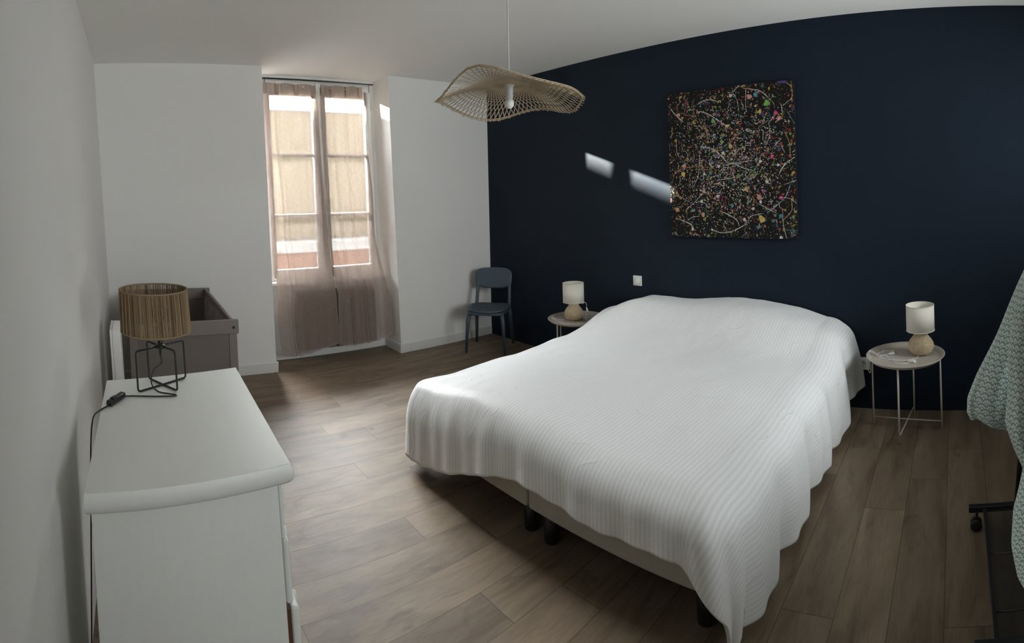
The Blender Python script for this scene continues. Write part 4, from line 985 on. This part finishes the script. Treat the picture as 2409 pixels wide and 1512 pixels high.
# ------------------------------------------------------------------ painting
def painting():
    y0, y1, z0, z1, th = 1.085, 2.118, 1.146, 2.252, .034
    xw_ = lambda y: xblue(y)
    r = empty('painting', (xw_(1.6), 1.6, z0), 'black canvas splattered with coloured paint drips, hanging on the dark blue wall above the bed', 'painting')
    hexa([(xw_(y1) - th, y1, z0), (xw_(y0) - th, y0, z0), (xw_(y0) - th, y0, z1), (xw_(y1) - th, y1, z1), (xw_(y1) - .001, y1, z0), (xw_(y0) - .001, y0, z0), (xw_(y0) - .001, y0, z1), (xw_(y1) - .001, y1, z1)]).build('canvas', M['canvas_black'], r, bevel=.002)
    rnd = random.Random(11); m = MB(); layer = [0]
    def W_(u, v):                       # u 0..1 left->right, v 0..1 bottom->top
        y = lerp(y1, y0, u); layer[0] += 1
        return Vector((xw_(y) - th - .0006 - (layer[0] % 4000) * 1.5e-7, y, lerp(z0, z1, v)))
    Wd, Hd = y1 - y0, z1 - z0
    def blob(u, v, s, col, irr=.25, asp=1, rot_=0):
        n = 14 if s > .004 else 7; pts = []; e3 = rnd.uniform(.3, 1)
        ph = rnd.uniform(0, 6)
        for k in range(n):
            w = 2 * math.pi * k / n; q_ = s * (1 + .6 * irr * (math.sin(w * 3 + ph) * e3 + .5 * math.sin(w * 2 + ph * 2)) + .05 * rnd.uniform(-1, 1)); a = q_ * math.cos(w) * asp; b = q_ * math.sin(w)
            a, b = a * math.cos(rot_) - b * math.sin(rot_), a * math.sin(rot_) + b * math.cos(rot_)
            uu, vv = min(.998, max(.002, u + a / Wd)), min(.998, max(.002, v + b / Hd)); pts.append((uu, vv))
        base = W_(u, v).x; vs = []
        for uu, vv in pts: p = W_(uu, vv); vs.append(p)
        m.add(vs, [tuple(range(n))], col, False)
    def stroke(pts, w, col, jag=.35):
        P_ = [(p.x, p.y) for p in smooth_path([(a, b, 0) for a, b in pts], 9)]
        vs = []; fs = []; n = len(P_)
        for i, (u, v) in enumerate(P_):
            a = P_[max(i - 1, 0)]; b = P_[min(i + 1, n - 1)]; dx, dy = (b[0] - a[0]) * Wd, (b[1] - a[1]) * Hd; l = math.hypot(dx, dy) + 1e-9
            ww = w * (1 + jag * rnd.uniform(-1, 1)) * (.35 + .65 * math.sin(math.pi * min(1, max(0, (i + .7) / n))) ** .5)
            nx, ny = -dy / l * ww / Wd, dx / l * ww / Hd
            cl = lambda t: min(.998, max(.002, t))
            vs += [W_(cl(u + nx), cl(v + ny)), W_(cl(u - nx), cl(v - ny))]
        for i in range(n - 1): fs.append((2 * i, 2 * i + 1, 2 * i + 3, 2 * i + 2))
        m.add(vs, fs, col, False)
    white = (.62, .60, .55); cols = [tuple(x * .72 for x in c_) for c_ in [(.55, .40, .06), (.60, .27, .18), (.45, .36, .05), (.14, .33, .06), (.04, .22, .32), (.50, .05, .14), (.05, .04, .22), (.55, .20, .05), (.42, .04, .03), (.10, .30, .28), (.33, .28, .24), (.30, .08, .06)]]
    for _ in range(2600):
        blob(rnd.random(), rnd.random(), rnd.uniform(.0012, .0035), rnd.choice(cols + [white] * 4))
    for _ in range(520):
        u, v = rnd.random(), rnd.random(); blob(u, v, rnd.uniform(.003, .0075), rnd.choice(cols), .35, rnd.uniform(1, 1.6), rnd.uniform(0, 3))
    for _ in range(60):
        blob(rnd.random(), rnd.random(), rnd.uniform(.007, .012), rnd.choice(cols), .45, rnd.uniform(1, 1.5), rnd.uniform(0, 3))
    for _ in range(520):         # thin squiggles
        u, v = (.5 + rnd.gauss(0, .27), .5 + rnd.gauss(0, .26)); a = rnd.uniform(0, 6.28); pts = [(u, v)]
        for _k in range(rnd.randint(2, 6)):
            a += rnd.uniform(-1, 1); u += math.cos(a) * .012; v += math.sin(a) * .012; pts.append((u, v))
        stroke(pts, rnd.uniform(.0007, .0022), rnd.choice([white] * 3 + cols))
    cen = [(.5 + rnd.gauss(0, .24), .5 + rnd.gauss(0, .22)) for _ in range(1500)]
    for u, v in cen: blob(u, v, rnd.uniform(.0010, .0038), white, .4, rnd.uniform(1, 2.2), rnd.uniform(0, 3))
    Z = lambda x, y: ((x - 112 - (1400 - y) * -.03) / 1075, (1400 - y) / 1270)
    S_ = [[(105, 262), (150, 320), (225, 390)], [(350, 255), (420, 225), (490, 230), (545, 258)], [(255, 295), (290, 296), (325, 290)], [(665, 190), (700, 260), (712, 340)], [(650, 190), (722, 128)], [(745, 158), (850, 185), (905, 210), (955, 262)],
          [(370, 312), (450, 345), (530, 400), (625, 475)], [(160, 560), (165, 640), (190, 705)], [(380, 620), (480, 640), (560, 700), (620, 775)], [(380, 655), (372, 760), (360, 880), (310, 980)], [(590, 785), (700, 775), (800, 760)], [(685, 785), (760, 820), (850, 845)],
          [(1160, 748), (1080, 810), (1035, 890)], [(1195, 925), (1080, 965)], [(1130, 960), (1085, 1070), (975, 1170), (945, 1185)], [(1195, 1140), (1130, 1080), (1050, 1065)], [(860, 1105), (960, 1160), (1030, 1200)], [(135, 1040), (190, 1045), (280, 1090)], [(440, 975), (350, 1080), (250, 1165)],
          [(155, 1235), (230, 1260), (300, 1290), (325, 1330)], [(480, 1330), (560, 1355), (640, 1350), (730, 1310), (785, 1275)], [(555, 1170), (640, 1210), (700, 1250), (722, 1300)], [(385, 1085), (430, 1110), (460, 1150)], [(1070, 1160), (1075, 1280), (1105, 1410)], [(540, 910), (660, 900)], [(265, 1255), (320, 1225), (375, 1220)],
          [(1135, 280), (1065, 335)], [(960, 470), (965, 560), (935, 640)], [(915, 520), (910, 600)], [(1060, 590), (985, 670)], [(1050, 640), (1085, 710)], [(770, 170), (770, 330)], [(1010, 400), (950, 470)], [(800, 1280), (805, 1230), (850, 1205), (920, 1195)]]
    for i, st in enumerate(S_): stroke([Z(*p) for p in st], .0026 if i in (0, 1, 5, 6, 8, 19, 20, 21, 12) else .0016, white, .5)
    C_ = [([(430, 440), (440, 520), (455, 570)], (.50, .27, .20)), ([(130, 870), (190, 810), (330, 790), (470, 800)], (.42, .16, .10)), ([(1100, 380), (1150, 470), (1180, 540), (1180, 640)], (.05, .20, .26)), ([(1090, 150), (1135, 200), (1135, 310)], (.40, .22, .18)), ([(240, 200), (245, 260), (240, 330), (330, 345)], (.35, .14, .10)),
          ([(680, 560), (690, 700), (665, 800), (680, 970)], (.30, .13, .08)), ([(390, 1000), (430, 1010), (480, 1055)], (.50, .38, .10)), ([(1140, 1100), (1135, 1180), (1060, 1260)], (.40, .24, .14)), ([(1090, 1320), (1150, 1335), (1190, 1330)], (.04, .20, .26)), ([(1080, 540), (1120, 640), (1125, 750)], (.36, .30, .08))]
    for st, c in C_: stroke([Z(*p) for p in st], .0024, c)
    B_ = [(800, 235, 18, (.55, .28, .22)), (850, 225, 15, (.05, .25, .36)), (940, 300, 22, (.16, .38, .06)), (885, 365, 14, (.5, .42, .08)), (1012, 385, 15, (.55, .05, .18)), (1037, 430, 17, (.55, .25, .2)), (1058, 130, 28, (.05, .04, .2)), (180, 325, 15, (.55, .27, .2)), (235, 775, 17, (.6, .30, .2)), (228, 852, 18, (.6, .42, .10)), (645, 632, 16, (.55, .42, .12)), (530, 705, 17, (.07, .05, .24)), (570, 590, 13, (.14, .35, .06)), (617, 460, 13, (.55, .42, .14)), (985, 735, 14, (.55, .05, .2)), (880, 1060, 18, (.55, .24, .18)), (915, 1012, 13, (.4, .06, .2)), (1055, 1070, 14, (.55, .05, .16)), (905, 1240, 24, (.55, .42, .08)), (170, 1160, 17, (.62, .28, .16)), (410, 1205, 16, (.5, .28, .12)), (1055, 1215, 12, (.04, .22, .34)), (660, 1130, 13, (.04, .2, .34)), (495, 410, 15, (.12, .34, .08)), (777, 992, 16, (.5, .38, .12)), (850, 315, 9, (.5, .3, .1)), (645, 210, 13, (.62, .55, .50)), (545, 795, 12, white), (890, 770, 12, white), (420, 855, 10, white), (1032, 805, 10, white), (945, 935, 13, white), (540, 1050, 14, white), (395, 1090, 12, white), (765, 1245, 12, white), (835, 1155, 11, white), (1058, 1390, 12, white), (585, 685, 12, white), (895, 1100, 11, white), (490, 1332, 9, white), (315, 1330, 12, white)]
    for x, y, s_, c in B_: u, v = Z(x, y); blob(u, v, s_ / 1080 * Wd, c, .35, 1.1, rnd.uniform(0, 3))
    m.build('paint_splatter', M['paint'], r, cname='paint')
painting()

# ------------------------------------------------------------------ wall plates
def wall_plate(name, yc, zc_, label, cat, kind):
    x = xblue(yc); r = empty(name, (x, yc, zc_), label, cat)
    MB().box(x - .010, yc - .041, zc_ - .041, x + .001, yc + .041, zc_ + .041).build('cover_plate', M['white_plastic'], r, bevel=.003, seg=3)
    T_ = Matrix.Translation((x - .010, yc, zc_)) @ Matrix.Rotation(R(-90), 4, 'Y')
    if kind == 'dial':
        m = MB().lathe([(0, 0), (.026, 0), (.0255, .011), (.0235, .013), (0, .013)], (0, 0, 0), 40); m.xf(T_); m.build('dimmer_knob', M['white_plastic'], r)
    else:
        m = MB().lathe([(.0225, .0), (.0225, .0012), (.0205, .0012), (.0195, .0004), (0, .0004)], (0, 0, 0), 40); m.xf(T_); b = m.build('socket_face', M['grey_plastic'], r)
        for yy in (-.0095, .0095):
            m = MB().lathe([(0, 0), (.0028, 0), (.0028, .0009), (0, .0009)], (yy * 0, yy, 0), 14); m.xf(T_); m.build('socket_hole', M['dark'], b)
        m = MB().lathe([(0, 0), (.0024, 0), (.002, .010), (0, .011)], (.010, 0, 0), 14); m.xf(T_); m.build('earth_pin', M['chrome'], b)
wall_plate('dimmer_switch', 2.475, .770, 'square white dimmer switch with round knob on the dark blue wall', 'switch', 'dial')
wall_plate('wall_socket', .650, .304, 'white wall socket low on the dark blue wall between bed and right tray table', 'socket', 'socket')

# ------------------------------------------------------------------ clothes rack and hanging cloth
def rack():
    r = empty('clothes_rack', (2.74, -.22, 0), 'black metal clothes rack on castors with a wire mesh shelf, at the right edge', 'clothes rack')
    xf_, xn = 3.085, 2.405; ya, yb = -.018, -.45; zb = .095; q_ = .0125
    for x in (xf_, xn):
        MB().box(x - q_, yb, zb - q_, x + q_, ya, zb + q_).build('foot_bar', M['bw_metal'], r, bevel=.002)
        for y in (ya - .035, yb + .035):
            c = MB().box(x - .012, y - .006, zb - .032, x + .012, y + .006, zb - q_ + .001).build('castor', M['bk_plastic'], r, bevel=.002)
            for sy in (-.012, .012):
                m = MB().lathe([(0, -.006), (.022, -.006), (.026, -.003), (.026, .003), (.022, .006), (0, .006)], (0, 0, 0), 28); m.xf(Matrix.Translation((x + sy, y + .004, .027)) @ Matrix.Rotation(R(90), 4, 'Y')); m.build('wheel', M['bk_plastic'], c)
        MB().tube([(x, -.228, zb), (x, -.375, 1.52)], .0125, 12).build('upright', M['bw_metal'], r)
    MB().tube([(xn - .05, -.375, 1.52), (xf_ + .0, -.375, 1.52)], .0125, 12).build('hanging_rail', M['bw_metal'], r)
    for y in (-.088, -.38): MB().box(xn, y - .008, zb - .010, xf_, y + .008, zb + .008).build('shelf_rail', M['bw_metal'], r, bevel=.002)
    sh = MB().box(xn, -.38, zb - .001, xf_, -.088, zb + .0005).build('mesh_shelf', M['wire'], r)
    for x in (2.80, 2.53): MB().tube([(x, -.09, zb), (x, -.38, zb)], .0035, 8).build('shelf_wire', M['bw_metal'], r)
rack()
def hanging_cloth(name, label, stations, xc_, xw2, seed, vs0=0):
    """stations: (z, y_front_edge, half_depth_x, x_centre)"""
    zs = [s_[0] for s_ in stations]; ye = [s_[1] for s_ in stations]; hx = [s_[2] for s_ in stations]; xc = [s_[3] for s_ in stations]; yb_ = [s_[4] for s_ in stations]
    nv, nu = 120, 96; vs = []; uv = []; fs = []
    zmin, zmax = zs[0], zs[-1]
    for j in range(nv + 1):
        z = lerp(zmin, zmax, j / nv); a = interp(zs, ye, z); h = interp(zs, hx, z); c = interp(zs, xc, z); b_ = interp(zs, yb_, z)
        yc = (a + b_) / 2; hy = (a - b_) / 2; low = 1 - (j / nv)
        for i in range(nu):
            w = 2 * math.pi * i / nu
            fold = 1 + (.05 + .07 * low) * math.sin(w * 7 + seed + z * 1.5) * (1 if abs(math.sin(w)) < .95 else .5) + .03 * math.sin(w * 15 + z * 6)
            ex = .8
            X = c + h * (abs(math.cos(w)) ** ex) * (1 if math.cos(w) > 0 else -1) * fold
            Y = yc + hy * math.sin(w) * (1 + .02 * math.sin(z * 17 + seed))
            Z_ = z + .018 * math.sin(w * 3 + seed) * low ** 3
            vs.append((X, Y, Z_)); uv.append((i / nu * .95 + seed, Z_))
    for j in range(nv):
        for i in range(nu): fs.append((j * nu + i, j * nu + (i + 1) % nu, (j + 1) * nu + (i + 1) % nu, (j + 1) * nu + i))
    fs.append(tuple(nv * nu + i for i in range(nu)))
    m = MB(); m.add(vs, fs); o = m.build(name, M['petal'], uvf=uv)
    tag(o, label, 'cloth', None)
    return o
hanging_cloth('patterned_cloth', 'green and white petal-print cloth hanging over the clothes rack, flaring left at its hem', [(.60, -.030, .09, 2.84, -.30), (.64, -.016, .10, 2.82, -.33), (.70, -.022, .10, 2.80, -.34), (.80, -.062, .09, 2.78, -.34), (.95, -.135, .07, 2.76, -.36), (1.15, -.225, .05, 2.74, -.39), (1.25, -.275, .04, 2.74, -.40), (1.45, -.35, .022, 2.74, -.40), (1.537, -.367, .018, 2.74, -.383)], 0, 0, 1.2)
hanging_cloth('patterned_cloth', 'green and white petal-print cloth bunched near the mesh shelf, in front of the flared one', [(.145, -.24, .05, 2.52, -.34), (.16, -.20, .08, 2.52, -.37), (.21, -.165, .10, 2.52, -.39), (.30, -.152, .10, 2.52, -.39), (.42, -.158, .10, 2.52, -.38), (.48, -.175, .10, 2.52, -.37), (.56, -.196, .09, 2.52, -.36), (.64, -.165, .09, 2.52, -.36), (.72, -.140, .09, 2.52, -.36), (.95, -.155, .06, 2.52, -.37), (1.1, -.18, .05, 2.52, -.38), (1.25, -.24, .04, 2.52, -.39), (1.45, -.34, .022, 2.52, -.40), (1.537, -.367, .018, 2.52, -.383)], 0, 0, 2.9)
